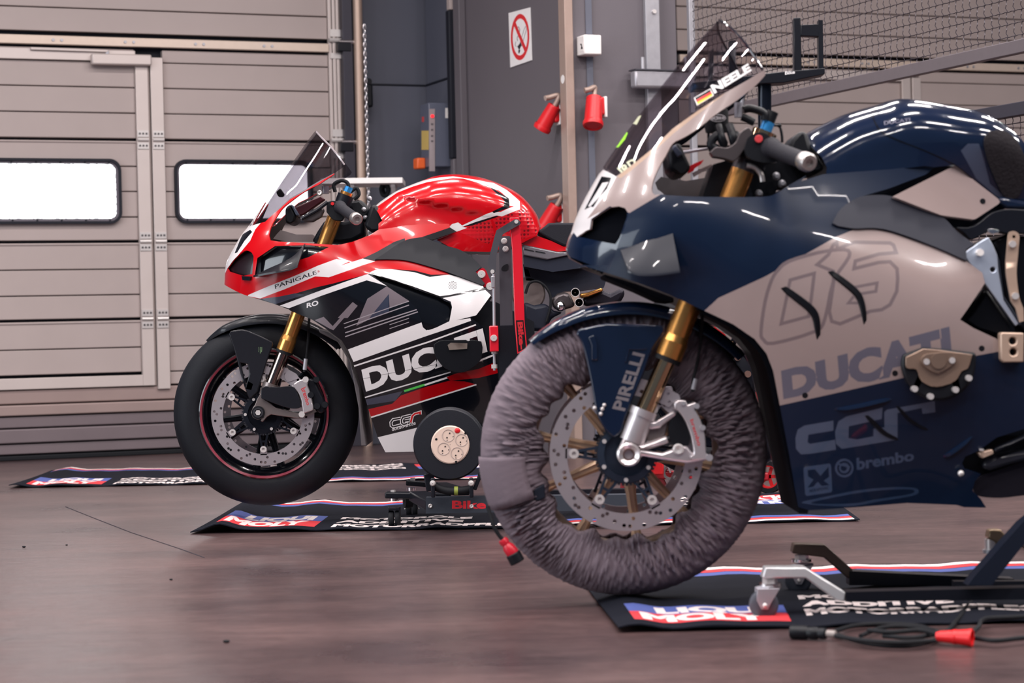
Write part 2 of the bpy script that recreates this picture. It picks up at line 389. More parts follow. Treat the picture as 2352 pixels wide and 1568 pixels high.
# ------------------------------------------------------------------ gate wall
G0 = ground(0, 1059); NG = -D2
def gp(u, zz, off=0.): return G0 + A2 * u + Z3 * zz + NG * off
def gu(px, py): q = onplane(px, py, G0, NG); return float((q - G0) @ A2)
def gz(px, py): return float(onplane(px, py, G0, NG)[2])
uR = gu(790, 500); AX = (A2, NG, Z3)
wb = M().box(gp(4, 2.2, -.13), (26, .1, 4.4), AX).o('wall_back', WALLD); wb['kind'] = 'structure'
rowsY = [864, 805, 738, 681, 621, 556, 499, 439, 380, 317, 255, 195, 135]
rowsZ = [gz(0, y) for y in rowsY]; JOINT = {2, 5, 9}
zBeam0, zBeam1 = gz(0, 104), gz(0, 70)
topZ = [zBeam1, gz(0, 12.6)]
while topZ[-1] < CEIL - .2: topZ.append(topZ[-1] + (rowsZ[4] - rowsZ[3]))
def gate(name, ul, us, us2, ur, wins, zb=True):
    d = bpy.data.objects.new(name, None); COL.objects.link(d); d.location = gp(ul, 0); ROOTLOC[name] = gp(ul, 0); d['kind'] = 'structure'
    c = M().box(gp((ul + ur) / 2, 2.2, -.06), (ur - ul, .03, 4.4), AX).o('backing', GATEDARK, d, smooth=0)
    def slat(u0, u1, z0, z1, a=.003, b=.003):
        M().box(gp((u0 + u1) / 2, (z0 + a + z1 - b) / 2, -.022), (u1 - u0, .044, z1 - b - z0 - a), AX).o('panel', GATE, d, bevel=.004)
    for (u0, u1) in ((ul, us - .002), (us2 + .002, ur)):
        zs = rowsZ + [zBeam0]
        for i in range(len(zs) - 1):
            slat(u0, u1, zs[i], zs[i + 1], .007 if i in JOINT else .0025, .007 if i + 1 in JOINT else .0025)
        if u0 > ul: slat(u0, u1, gz(0, 895), zs[0])
        for i in JOINT:       # small rounded lip over each section joint
            M().cyl(gp(u0, zs[i] - .014, .001), gp(u1, zs[i] - .014, .001), .006, 8).o('lip', GATE, d)
    for i in range(len(topZ) - 1): slat(ul, ur, topZ[i], topZ[i + 1], .006 if i == 0 else .0025)
    # reinforcing beam across the whole gate, with rivets
    bm = M().box(gp((ul + ur) / 2, zBeam0 + (zBeam1 - zBeam0) * .42, .014), (ur - ul, .03, (zBeam1 - zBeam0) * .62), AX).o('beam', mat('beam_aluminium', (205, 186, 172), .4, metal=.2), d, bevel=.004)
    r = M()
    for k in range(int((ur - ul) / .38)):
        for q in (0, .045): r.cyl(gp(ul + .1 + k * .38 + q, zBeam0 + (zBeam1 - zBeam0) * .42, .028), gp(ul + .1 + k * .38 + q, zBeam0 + (zBeam1 - zBeam0) * .42, .034), .008, 8)
    r.o('rivet', STEEL, bm)['kind'] = 'stuff'
    # wicket leaf: head rail, stile, bottom rail ; fixed stile beside it
    zf0, zf1 = gz(0, 896), gz(0, 870)
    M().box(gp((ul + us) / 2, (zf0 + zf1) / 2, .006), (us - ul, .03, zf1 - zf0), AX).o('bottom_rail', GATEALU, d, bevel=.003)
    zh = gz(0, 122); zh2 = gz(0, 106)
    M().box(gp((ul + us) / 2, zh, .006), (us - ul, .03, .058), AX).o('head_rail', GATEALU, d, bevel=.003)
    wd = (us2 - us)
    M().box(gp(us + wd * .21, (zf0 + zh2) / 2 - .02, .008), (wd * .45, .03, zh2 - zf0 - .04), AX).o('stile', GATEALU, d, bevel=.003)
    M().box(gp(us + wd * .47, (zf0 + zh2) / 2 - .02, .002), (wd * .05, .02, zh2 - zf0 - .04), AX).o('stile_gasket', mat('seal_grey', (150, 136, 132), .6), d)
    M().box(gp(us + wd * .76, (zf0 + zh2) / 2 - .03, .008), (wd * .46, .03, zh2 - zf0 - .02), AX).o('stile', GATEALU, d, bevel=.003)
    for zi in [rowsZ[j] for j in sorted(JOINT)]:
        for uc in (us + wd * .20, us + wd * .76):
            h = M()
            for sz in (-.030, .034): h.box(gp(uc, zi + sz - .004, .026), (wd * .40, .006, .034), AX)
            h.cyl(gp(uc - wd * .2, zi - .002, .028), gp(uc + wd * .2, zi - .002, .028), .009, 8)
            hh = h.o('hinge', CHROME if False else mat('hinge_steel', (206, 200, 198), .35, metal=.4), d)
            s = M()
            for sz in (-.030, .034):
                for k in (-.12, 0, .12): s.cyl(gp(uc + wd * k, zi + sz - .004, .0285), gp(uc + wd * k, zi + sz - .004, .0315), .006, 8)
            s.o('screw', mat('screw_dark', (90, 86, 88), .4, metal=.6), hh)['kind'] = 'stuff'
    # ribbed threshold rails under the leaf
    zl = [gz(0, y) for y in (896, 930, 957, 985, 1020, 1046)]
    offs = (.0, .022, .006, .022, .006); 
    for i in range(5):
        M().box(gp((ul + ur) / 2, (zl[i] + zl[i + 1]) / 2 - .001, offs[i] - .02), (ur - ul, .05, zl[i] - zl[i + 1] - .006), AX).o('threshold_rail', mat('threshold_%d' % (i > 1), ((150, 130, 126), (112, 100, 104))[i > 1], .5, metal=.2, var=.12, scale=5), d, bevel=.006)
    M().box(gp((ul + ur) / 2, .012, -.01), (ur - ul, .05, .026), AX).o('bottom_seal', RUB, d, bevel=.006)
    # windows
    return d
uS, uS2 = gu(318, 500), gu(381, 500)
uEdge = gu(757, 300)
door1 = gate('door_1', gu(-260, 500), uS, uS2, uEdge, ())
# end stile with vertical ribs, end hinges with rollers
m = M(); zt = CEIL - .2
for k in range(4): m.box(gp(uEdge + .010 + k * .022, zt / 2 + .06, .004 + (.004 if k % 2 else 0)), (.018, .03, zt - .12), AX)
m.o('end_stile', GATEALU, door1, bevel=.003)
for yy in (94, 323, 555, 737):
    zz = gz(770, yy); m = M(); m.box(gp(uEdge + .05, zz + .04, .024), (.085, .006, .04), AX); m.box(gp(uEdge + .05, zz - .085, .024), (.085, .006, .03), AX)
    m.cyl(gp(uEdge, zz, .03), gp(uEdge + .11, zz, .03), .012, 8)
    eh = m.o('end_hinge', mat('hinge_steel', (0, 0, 0)), door1)
    m = M(); m.box(gp(uEdge + .075, zz - .04, .05), (.075, .05, .05), AX); m.o('roller_bracket', BLKM, eh, bevel=.004)
    M().cyl(gp(uEdge + .05, zz - .012, .06), gp(uEdge + .16, zz - .012, .06), .014, 12).o('roller', CHROME, eh)
# windows in the gate
def window(name, x0, x1, y0, y1, xs):
    u0, u1 = gu(x0, (y0 + y1) / 2), gu(x1, (y0 + y1) / 2); xm = xs; z1, z0 = gz(xm, y0), gz(xm, y1)
    d = bpy.data.objects.new(name, None); COL.objects.link(d); d.location = gp(u0, z0); ROOTLOC[name] = gp(u0, z0); d['kind'] = 'structure'
    def rr(e, r, n=6):
        P = []
        for cx, cy, a in ((u1 - e - r, z1 - e - r, 0), (u0 + e + r, z1 - e - r, 1), (u0 + e + r, z0 + e + r, 2), (u1 - e - r, z0 + e + r, 3)):
            P += [(cx + r * math.cos(PI / 2 * (a + k / n)), cy + r * math.sin(PI / 2 * (a + k / n))) for k in range(n + 1)]
        return P
    O = G0.copy(); O[2] = 0
    def ring(nm, ea, ra, eb, rb, off0, off1, m_):
        A_ = rr(ea, ra); B_ = rr(eb, rb); n = len(A_); V = [gp(*p, off0) for p in A_] + [gp(*p, off1) for p in A_] + [gp(*p, off1) for p in B_] + [gp(*p, off0) for p in B_]
        F = [(i + k * n, (i + 1) % n + k * n, (i + 1) % n + ((k + 1) % 4) * n, i + ((k + 1) % 4) * n) for i in range(n) for k in range(4)]
        return M().add(V, F).o(nm, m_, d, bevel=0)
    ring('window_frame', 0, .060, .013, .050, 0, .030, GATEDARK)
    ring('gasket', .012, .050, .027, .036, 0, .016, mat('gasket_grey', (92, 86, 96), .5))
    V = [gp(*p, .008) for p in rr(.024, .038)]
    M().add(V, [list(range(len(V)))]).o('pane', PANE if name == 'window_1' else PANE2, d, smooth=0)
    s = M()
    for k in range(6):
        uu = u0 + (u1 - u0) * (k + .5) / 6
        for zz in (z0 + .02, z1 - .02): s.cyl(gp(uu, zz, .02), gp(uu, zz, .023), .005, 6)
    s.o('screw', GATEDARK, d)['kind'] = 'stuff'; return d
def pane_mat():
    m = bpy.data.materials.new('backlit_window'); m.use_nodes = True; nt = m.node_tree; b = nt.nodes['Principled BSDF']
    tc = nt.nodes.new('ShaderNodeTexCoord'); mp = nt.nodes.new('ShaderNodeMapping'); mp.inputs['Rotation'].default_value = (PI / 2, 0, math.radians(-22.5))
    br = nt.nodes.new('ShaderNodeTexBrick'); br.inputs['Scale'].default_value = 7; br.inputs['Color1'].default_value = (1, 1, 1, 1); br.inputs['Color2'].default_value = (.98, 1, 1, 1); br.inputs['Mortar'].default_value = (.243, .246, .249, 1); br.inputs['Mortar Size'].default_value = .03
    nt.links.new(tc.outputs['Object'], mp.inputs[0]); nt.links.new(mp.outputs[0], br.inputs[0]); nt.links.new(br.outputs[0], b.inputs['Emission Color'])
    b.inputs['Emission Strength'].default_value = 4; b.inputs['Base Color'].default_value = (.3, .32, .34, 1); b.inputs['Roughness'].default_value = .1; return m
PANE = pane_mat(); PANE2 = mat('bright_window', (250, 252, 255), .2, var=0, emit=4)
window('window_1', -60, 277, 365, 514, 200); window('window_2', 400, 716, 367, 513, 450)
# door closer on the wicket leaf
c0 = onplane(275, 139, G0, NG)
t = thing('door_closer', 'long silver door closer at the top of the wicket door leaf', 'door closer', c0 - Z3 * .03)
m = M(); p = onplane(206, 138, G0, NG) + NG * .035; q = onplane(343, 141, G0, NG) + NG * .035; m.bar(p, q, .05, .058); m.o('body', GATEALU, t, bevel=.008)
p = onplane(68, 113, G0, NG) + NG * .03; q = onplane(245, 119, G0, NG) + NG * .03; M().bar(p, q, .015, .014).o('arm', GATEALU, t, bevel=.003)
M().bar(onplane(243, 118, G0, NG) + NG * .03, onplane(245, 131, G0, NG) + NG * .03, .016, .012).o('pivot', STEEL, t)
# guide rail, downpipe and hoist chain
ug = gu(797, 400)
rail = M(); rail.box(gp(ug, 2.1, .02), (.055, .10, 4.2), AX); rail.box(gp(ug + .040, 2.1, .02), (.02, .05, 4.2), AX); rail.box(gp(ug + .068, 2.1, .0), (.03, .04, 4.2), AX)
r_ = rail.o('guide_rail', mat('rail_dark', (58, 56, 66), .5, metal=.4), bevel=.003); tag(r_, 'dark vertical steel guide rail at the right edge of the garage gate', 'rail')
up = gu(818, 300)
pp = M().cyl(gp(up, 0, .075), gp(up, 4.2, .075), .026, 16).o('conduit_pipe', mat('pipe_tan', (176, 152, 138), .4, metal=.4)); tag(pp, 'tan metal pipe standing upright beside the gate guide rail', 'pipe')
ch = M(); zz = 0.9
uc = gu(826, 300)
top = gz(818, 62)
k = 0
while zz < top:
    a = Z3; b = (A2 if k % 2 else NG)
    ch.tube([gp(uc, zz, .125) + a * (.016 * math.sin(q * PI / 4)) + b * (.007 * math.cos(q * PI / 4)) for q in range(8)], .0034, 5, closed=True)
    zz += .0245; k += 1
tag(ch.o('hoist_chain', mat('chain_zinc', (200, 196, 200), .3, metal=.9), fix=False), 'thin steel hoist chain hanging in front of the tan pipe by the gate', 'chain')
t = thing('chain_guide', 'small black plastic chain guide holding the hoist chain on the slate wall', 'chain guide', gp(gu(833, 225), gz(833, 250), .03))
M().box(gp(gu(839, 225), gz(833, 222), .045), (.045, .06, .13), AX).o('housing', BLKP, t, bevel=.012)
M().cyl(gp(gu(839, 225), gz(833, 190), .0), gp(gu(839, 225), gz(833, 190), .07), .018, 10).o('hook', BLKP, t)
# ------------------------------------------------------------------ pillar and partition faces
B0 = onplane(990, 300, G0, NG); B0[2] = 0
def pf(s, zz=0., off=0.): return B0 - D2 * s + Z3 * zz - A2 * off      # left face of the pillar: s towards the camera
NF = -A2
def fs(px, py): q = onplane(px, py, B0, NF); return float(-(q - B0) @ D2)
def fz(px, py): return float(onplane(px, py, B0, NF)[2])
sE = fs(1320, 400); WID = .56
AXF = (-D2, -A2, Z3)
def pillar_pts(zz): return [pf(0, zz), pf(sE, zz), pf(sE, zz) + A2 * WID, pf(0, zz) + A2 * WID]
pl = M().prism([tuple(p) for p in pillar_pts(0)], (0, 0, CEIL)).o('wall_right', WALLG, smooth=0); pl['kind'] = 'structure'
# recessed rear part of that face is darker sheet; edge post with a black slot
sA = fs(1050, 300)
tt = M().box(pf(sA / 2, 2.2, .008), (sA, .016, 4.4), AXF).o('trim_2', WALLD, smooth=0); tt['kind'] = 'structure'
zs_ = fz(1017, 189)
tt = M().box(pf(sA / 2, zs_ / 2, .016), (sA, .012, zs_), AXF).o('trim_3', WALLD, smooth=0, bevel=.003); tt['kind'] = 'structure'
un0, un1 = gu(836, 300), gu(990, 300); zn = gz(900, 195)
tt = M().box(gp((un0 + un1) / 2 - .01, zn / 2, -.06), (un1 - un0 + .1, .03, zn), AX).o('trim_4', WALLD, smooth=0, bevel=.004); tt['kind'] = 'structure'
tt = M().box(gp((un0 + un1) / 2 - .01, zn + .006, -.052), (un1 - un0 + .1, .02, .010), AX).o('trim_10', GATEDARK, smooth=0); tt['kind'] = 'structure'
tt = M().box(pf(sA / 2, zs_ + .006, .020), (sA, .012, .010), AXF).o('trim_11', GATEDARK, smooth=0); tt['kind'] = 'structure'
s1 = fs(1062, 300); s2 = fs(1076, 300)
tt = M().box(pf((s1 + s2) / 2, 2.2, .02), (s2 - s1, .04, 4.4), AXF).o('trim_5', WALLG, bevel=.005); tt['kind'] = 'structure'
z0_, z1_ = fz(1055, 365), fz(1050, 25)
tt = M().box(pf(s1 - .035, (z0_ + z1_) / 2, .035), (.05, .05, z1_ - z0_), AXF).o('trim_6', GATEDARK, bevel=.006); tt['kind'] = 'structure'
tt = M().box(pf(s1 - .035, z0_ / 2, .03), (.05, .045, z0_ - .004), AXF).o('trim_7', WALLG, bevel=.006); tt['kind'] = 'structure'
tt = M().box(pf(s1 - .035, (z1_ + CEIL) / 2, .03), (.05, .045, CEIL - z1_ - .004), AXF).o('trim_8', GATE, bevel=.006); tt['kind'] = 'structure'
# cable trunking on the pillar's near edge
sT = fs(1331, 400)
tp = M().box(pf(sE - .01, 2.0, .024), (.075, .044, 4.0), AXF).o('cable_trunking', mat('trunking_tan', (160, 138, 128), .45, metal=.3), bevel=.004); tag(tp, 'tan vertical cable trunking on the near edge of the grey pillar', 'trunking')
NE_ = -D2; E0p = pf(sE)
def ep(px, py, off=0.): return onplane(px, py, E0p, NE_) + NE_ * off
# dark groove of the end face
g_ = M().bar(ep(1352, 90, .006) * (1, 1, 0), ep(1352, 90, .006) * (1, 1, 0) + Z3 * 4.2, .03, .012).o('trim_9', WALLD); g_['kind'] = 'structure'
# galvanised upright and bracket
m = M(); a = ep(1494, 100, .02); b = a.copy(); a[2] = 1.0; b[2] = 4.2; m.bar(a, b, .03, .036 * 1.0, up=A2)
wpost = np.linalg.norm(ep(1510, 100) - ep(1478, 100))
ax_end = (A2, -D2, Z3)
c = ep(1494, 100, .017); 
gpst = M().box((c[0], c[1], 2.6), (wpost, .03, 3.2), ax_end).o('galvanised_upright', STEEL, bevel=.003); tag(gpst, 'flat galvanised steel upright bolted to the end of the grey pillar', 'post')
bb = M(); pB = ep(1495, 29, .03); bb.cyl(pB, pB + NE_ * .012, .011, 6); bb.o('bolt', BOLT, gpst)
t = thing('channel_bracket', 'galvanised channel bracket with upright studs across the steel upright', 'bracket', ep(1500, 207, .05))
p0, p1 = ep(1440, 186, .062), ep(1574, 183.5, .062); hgt = ep(1500, 166)[2] - ep(1500, 207)[2]
mm = (p0 + p1) / 2; mm[2] = (ep(1500, 166)[2] + ep(1500, 207)[2]) / 2
M().box(mm, (np.linalg.norm((p1 - p0)[:2]), .06, hgt), ax_end).o('channel', STEEL, t, bevel=.012)
M().box(mm + Z3 * hgt / 2, (np.linalg.norm((p1 - p0)[:2]) + .004, .075, .006), ax_end).o('flange', mat('dark_zinc', (84, 82, 90), .4, metal=.6), t)
for x_ in (1463, 1562): q = ep(x_, 166, .066); M().cyl(q, q + Z3 * .065, .010, 10).o('stud', STEEL, t)
# ------------------------------------------------------------------ no smoking sign
sg = [(1168, 30), (1217, 17), (1221, 138), (1172, 155)]
def sgq(u, v):
    a = np.array(sg[0]) * (1 - u) + np.array(sg[1]) * u; b = np.array(sg[3]) * (1 - u) + np.array(sg[2]) * u; return tuple(a * (1 - v) + b * v)
def sgl(pts): return [sgq(*p) for p in pts]
cr_ = lambda r, n=32, cx=.5, cy=.5: sgl([(cx + r * math.cos(2 * PI * i / n), cy + r * .435 * math.sin(2 * PI * i / n) / .44) for i in range(n)])
SW = mat('sign_white', (236, 232, 232), .35); SR = mat('sign_red', (214, 26, 36), .35); SB = mat('sign_black', (30, 32, 36), .4)
k_ = .0
blk = [LL([sgl([(.36, .66), (.52, .60), (.56, .66), (.44, .74)])]), LL([sgl([(.40, .73), (.50, .74), (.44, .80), (.40, .79)])]),
       LL(stroke(sgl([(.44, .66), (.72, .36), (.78, .33), (.80, .40), (.56, .68)]), .9)), LL(stroke(sgl([(.36, .34), (.44, .30), (.50, .36), (.46, .44), (.36, .50), (.38, .56)]), 1.2)),
       LL(stroke(sgl([(.30, .56), (.26, .62), (.32, .66)]), 1.0))]
redp = [LL([cr_(.435), cr_(.345)]), LL([sgl([(.20, .22), (.28, .16), (.80, .78), (.72, .84)])])]
so = planar('no_smoking_sign', [sg], B0, NF, [SW] + [SB] * 5 + [SR] * 2, paints=blk + redp, thick=.004, step=.1, off=.006)
tag(so, 'white no smoking sign with red crossed circle on the grey pillar', 'sign')
# ------------------------------------------------------------------ white junction box
c = pf(sE - .03, fz(1342, 108), .05)
q0, q1 = ep(1343, 108), ep(1364, 108)
t = thing('junction_box', 'small white square junction box on the tan trunking', 'junction box', c - Z3 * .06)
wbx = np.linalg.norm(q1 - q0); hb = (ep(1343, 86) - ep(1343, 131))[2]
M().box(ep(1344, 108, .045), (wbx * 1.9, .09, hb), ax_end).o('housing', WHT, t, bevel=.006)
planar('lever_emblem', [[(1330, 98), (1339, 97), (1340, 118), (1331, 119)]], ep(1344, 108, .045) - A2 * wbx * .95, NF, [WHT, SB], t, paints=[LL([[(1332, 101), (1336, 100), (1337, 106), (1339, 112), (1334, 113), (1335, 106)]])], thick=.001, off=.001, step=.1)
# ------------------------------------------------------------------ red industrial sockets
def socket(x0, y0, x1, y1, off, label, w0, w1, plane):
    a = plane(x0, y0, off); b = plane(x1, y1, off + .05)
    t = thing('power_socket', label, 'socket', b, 'red industrial sockets on the pillar')
    M().cyl(a, b, w0, 18, w1).o('shroud', REDP, t, bevel=.003)
    d = (b - a) / np.linalg.norm(b - a)
    M().lathe(b, d, [(w1 * 1.06, -.022), (w1 * 1.12, -.012), (w1 * 1.06, .002), (w1 * .85, .004), (w1 * .8, -.03)], 20).o('lip', REDP, t)
    M().box(a + d * .045 + A2 * w0 * .9, (.03, .05, .085), ax_end).o('lid', REDP, t, bevel=.008)
    M().box(a + d * .05 + A2 * w0 * 1.35, (.015, .055, .10), ax_end).o('back_plate', WHT, t, bevel=.004)
    M().tube([a + d * .01, a - d * .03, a - d * .035 - A2 * .0 + Z3 * .02, a - A2 * .025 + Z3 * .04, a - A2 * .05 + Z3 * .035], .013, 10, smooth=4).o('conduit', mat('trunking_tan', (0, 0, 0)), t)
pe = lambda x, y, o: ep(x, y, o)
socket(1353, 228, 1340, 294, .06, 'largest red industrial socket hanging right of the tan trunking', .039, .045, pe)
pl_ = lambda x, y, o: pf(fs(x, y), fz(x, y), o)
socket(1296, 243, 1287, 298, .05, 'red industrial socket hanging left of the tan trunking', .033, .040, pl_)
socket(1301, 472, 1292, 525, .05, 'lone red industrial socket low on the trunking above the black seat', .035, .042, pl_)
# oval maker's plate on the trunking
q = ep(1320, 182, .004)
tag(M().cyl(pf(sE - .01, q[2], .044), pf(sE - .01, q[2], .047), .021, 18).o('oval_plate', WHT), 'small white oval plate stuck on the tan trunking', 'plate')
# ------------------------------------------------------------------ gate control box in the niche
def project(p):
    d = np.asarray(p) - CAM; f = d @ _fw; return CX + FPX * (d @ RT) / f, CY - FPX * (d @ UP) / f
sF = fs(1047, 320); zc0, zc1 = fz(1000, 394), fz(1000, 250)
dpt = min(np.linspace(.05, .4, 200), key=lambda q: abs(project(pf(sF, 1.5, q + .02))[0] - 987))
dln = min(np.linspace(.02, .6, 200), key=lambda q: abs(project(pf(sF - q, 1.5, dpt + .02))[0] - 967))
t = thing('gate_control_box', 'slate grey gate control box with yellow sticker and orange switch', 'control box', pf(sF - dln / 2, zc0, .06))
M().box(pf(sF - dln / 2, (zc0 + zc1) / 2, .018 + dpt / 2), (dln, dpt, zc1 - zc0), AXF).o('housing', mat('box_slate', (86, 90, 106), .4), t, bevel=.006)
def face(px0, py0, px1, py1, m_, nm, pl0, nn, th):
    return planar(nm, [[(px0, py0), (px1, py0), (px1, py1), (px0, py1)]], pl0, nn, [m_], t, thick=.004, off=th, step=.2)
pnear = pf(sF, 0, .03); pleft = pf(0, 0, .018 + dpt)
face(986, 250, 999, 393, mat('strip_grey', (150, 138, 140), .4), 'front_strip', pnear, NE_, .004)
face(968, 300, 984, 344, mat('sticker_yellow', (196, 168, 96), .5), 'sticker', pleft, NF, .002)
face(969, 268, 973, 280, mat('red_print', (190, 60, 60), .5), 'label', pleft, NF, .002)
face(1023, 248, 1046, 271, WHT, 'label', pnear, NE_, .002)
for yy in (283, 296, 310, 322): face(990, yy, 995, yy + 4, mat('strip_print', (90, 84, 88), .5), 'marking', pnear, NE_, .0055)
q = onplane(992, 267, pnear, NE_); M().cyl(q, q + NE_ * .012, .009, 12).o('indicator_lamp', mat('lamp_red', (255, 40, 50), .3, emit=1.2), t)
q = onplane(972, 376, pleft, NF); M().box(q + NF * .022, (.07, .05, .06), AXF).o('switch', mat('switch_orange', (226, 96, 40), .4), t, bevel=.008)
# ------------------------------------------------------------------ white wall shelf behind the red motorcycle's cockpit
a, b = at(742, 420.5, 11.02), at(928, 418.5, 11.02)
t = thing('wall_shelf', 'thin white shelf board behind the red motorcycle cockpit', 'shelf', (a + b) / 2)
M().bar(a, b, .30, .028).o('board', WHT, t, bevel=.002)
for f_ in (.35, .85):
    c = a + (b - a) * f_ - Z3 * .016; M().prism([c + (0, .13, 0), c + (0, .13, -.16), c + (0, .11, -.16), c + (0, -.1, -.012), c + (0, -.1, 0)], (.02, 0, 0)).o('shelf_bracket', WHT, t); M().bar(c + (.01, .12, -.08), c + (.01, .60, -.08), .03, .03).o('shelf_support', STEEL, t)
t = thing('cable_loop', 'short loop of black cable hanging under the white wall shelf', 'cable', at(882, 455, 10.98))
M().tube([at(x, y, 10.98) for x, y in ((878, 424), (875, 436), (880, 448), (888, 448), (893, 437), (890, 424))], .010, 8, smooth=5).o('loop', RUB, t); M().tube([at(x, y, 10.99) for x, y in ((882, 424), (881, 436), (885, 446), (890, 440), (887, 424))], .008, 8, smooth=5).o('loop', RUB, t)
# ------------------------------------------------------------------ wire mesh fence
Fp0 = pf(sE) + A2 * (WID + .03)
def fp(s, zz, off=0.): return Fp0 - D2 * s + Z3 * zz + A2 * off
def fxy(px, py): q = onplane(px, py, Fp0, NF); return float(-(q - Fp0) @ D2), float(q[2])
sf0 = fxy(1590, 100)[0]; zr = .5 * (fxy(1760, 235)[1] + fxy(2352, 105)[1])
t = thing('mesh_fence', 'wire mesh fence panel with grey steel rails right of the pillar', 'fence', fp(0, 0))
FST = mat('fence_steel', (112, 104, 108), .42, metal=.4, var=.08)
M().box(fp(sf0 - .01, 2.2), (.03, .03, 4.4), AXF).o('post', STEEL, t, bevel=.003)
M().box(fp(sf0 + 1.9, zr), (3.8, .035, .05), AXF).o('bottom_rail', FST, t, bevel=.003)
M().box(fp(sf0 + 1.9, 3.0), (3.8, .03, .04), AXF).o('top_rail', FST, t, bevel=.003)
mv = M(); n = int(3.2 / .047)
for i in range(n):
    s = sf0 + .02 + i * .047; P = []; zz = zr - .01; k = 0
    while zz < 2.95: P.append(fp(s + (.0028 if k % 2 else -.0028), zz, .002 if k % 4 < 2 else -.002)); zz += .0118; k += 1
    mv.tube(P, .0018, 3)
for j in range(int(1.4 / .047)):
    zz = zr + .045 + j * .047; mv.tube([fp(sf0 + .01 + q * .02, zz + (.001 if q % 2 else -.001), 0) for q in range(165)], .0021, 3)
w_ = mv.o('mesh_wires', mat('mesh_wire', (66, 60, 66), .45, metal=.4), t, fix=False); w_['kind'] = 'stuff'
sl, zl2 = fxy(2200, 283); 
M().box(fp(sl + 1.0, fxy(2300, 258)[1]), (2.0, .04, .05), AXF).o('lower_rail', mat('rail_dark', (0, 0, 0)), t, bevel=.003)
mv = M(); zl3 = fxy(2300, 258)[1]
for i in range(40): mv.tube([fp(sl + .03 + i * .047 + (.0028 if k % 2 else -.0028), zl3 - k * .0125, 0) for k in range(60)], .0018, 3)
for j in range(15): mv.tube([fp(sl, zl3 - .05 - j * .047), fp(sl + 2, zl3 - .05 - j * .047)], .0021, 4)
w_ = mv.o('mesh_wires', mat('mesh_wire', (0, 0, 0)), t, fix=False); w_['kind'] = 'stuff'
M().box(fp(sl, zl3 / 2), (.04, .04, zl3), AXF).o('lower_post', FST, t, bevel=.003)
# gate of the neighbouring bay, behind the fence
uP = gu(2068, 200)
gate('door_2', gu(1558, 200), uP, gu(2111, 200), gu(2700, 200), ())
# ------------------------------------------------------------------ motorcycle toolkit
class TPS:
    def __init__(s, pts, lam=2e-4):
        P = np.array(pts, float); s.c = P[:, :2]; n = len(P)
        K = s.k(np.linalg.norm(s.c[:, None] - s.c[None], axis=2)) + lam * np.eye(n)
        Q = np.hstack([np.ones((n, 1)), s.c]); A = np.block([[K, Q], [Q.T, np.zeros((3, 3))]])
        s.w = np.linalg.solve(A, np.concatenate([P[:, 2], [0, 0, 0]]))
    @staticmethod
    def k(r): return np.where(r < 1e-9, 0, r * r * np.log(np.maximum(r, 1e-9)))
    def __call__(s, x, y):
        x = np.asarray(x, float); y = np.asarray(y, float)
        r = np.hypot(x[..., None] - s.c[:, 0], y[..., None] - s.c[:, 1])
        return s.k(r) @ s.w[:-3] + s.w[-3] + s.w[-2] * x + s.w[-1] * y
BODY = TPS([(-.14, .42, .14), (-.03, .45, .18), (-.03, .6, .165), (.12, .36, .20), (.12, .5, .215), (.12, .65, .185), (.07, .8, .16), (.17, .85, .172), (.24, .86, .178), (.3, .95, .17),
            (.27, .56, .222), (.27, .42, .245), (.27, .28, .235), (.30, .1, .205), (.37, -.10, .165), (.42, .60, .195), (.42, .48, .235), (.47, .35, .255), (.47, .2, .245), (.47, .05, .21), (.47, -.12, .165),
            (.57, .52, .20), (.62, .42, .22), (.67, .3, .238), (.67, .15, .228), (.67, 0, .19), (.62, -.13, .15), (.77, .5, .165), (.82, .35, .19), (.87, .15, .2), (.87, -.05, .17), (1.02, .3, .16), (1.02, 0, .15), (.72, .62, .15), (.92, .58, .13)])
TANK = TPS([(.33, .55, .15), (.37, .68, .15), (.57, .75, .165), (.55, .62, .150), (.72, .72, .172), (.72, .6, .160), (.72, .48, .125), (.87, .62, .135), (.92, .5, .10), (.57, .5, .155), (.82, .70, .165), (.45, .5, .165), (.62, .42, .13), (1.0, .6, .1)])
def sstep(a, b, x): t = np.clip((x - a) / (b - a), 0, 1); return t * t * (3 - 2 * t)
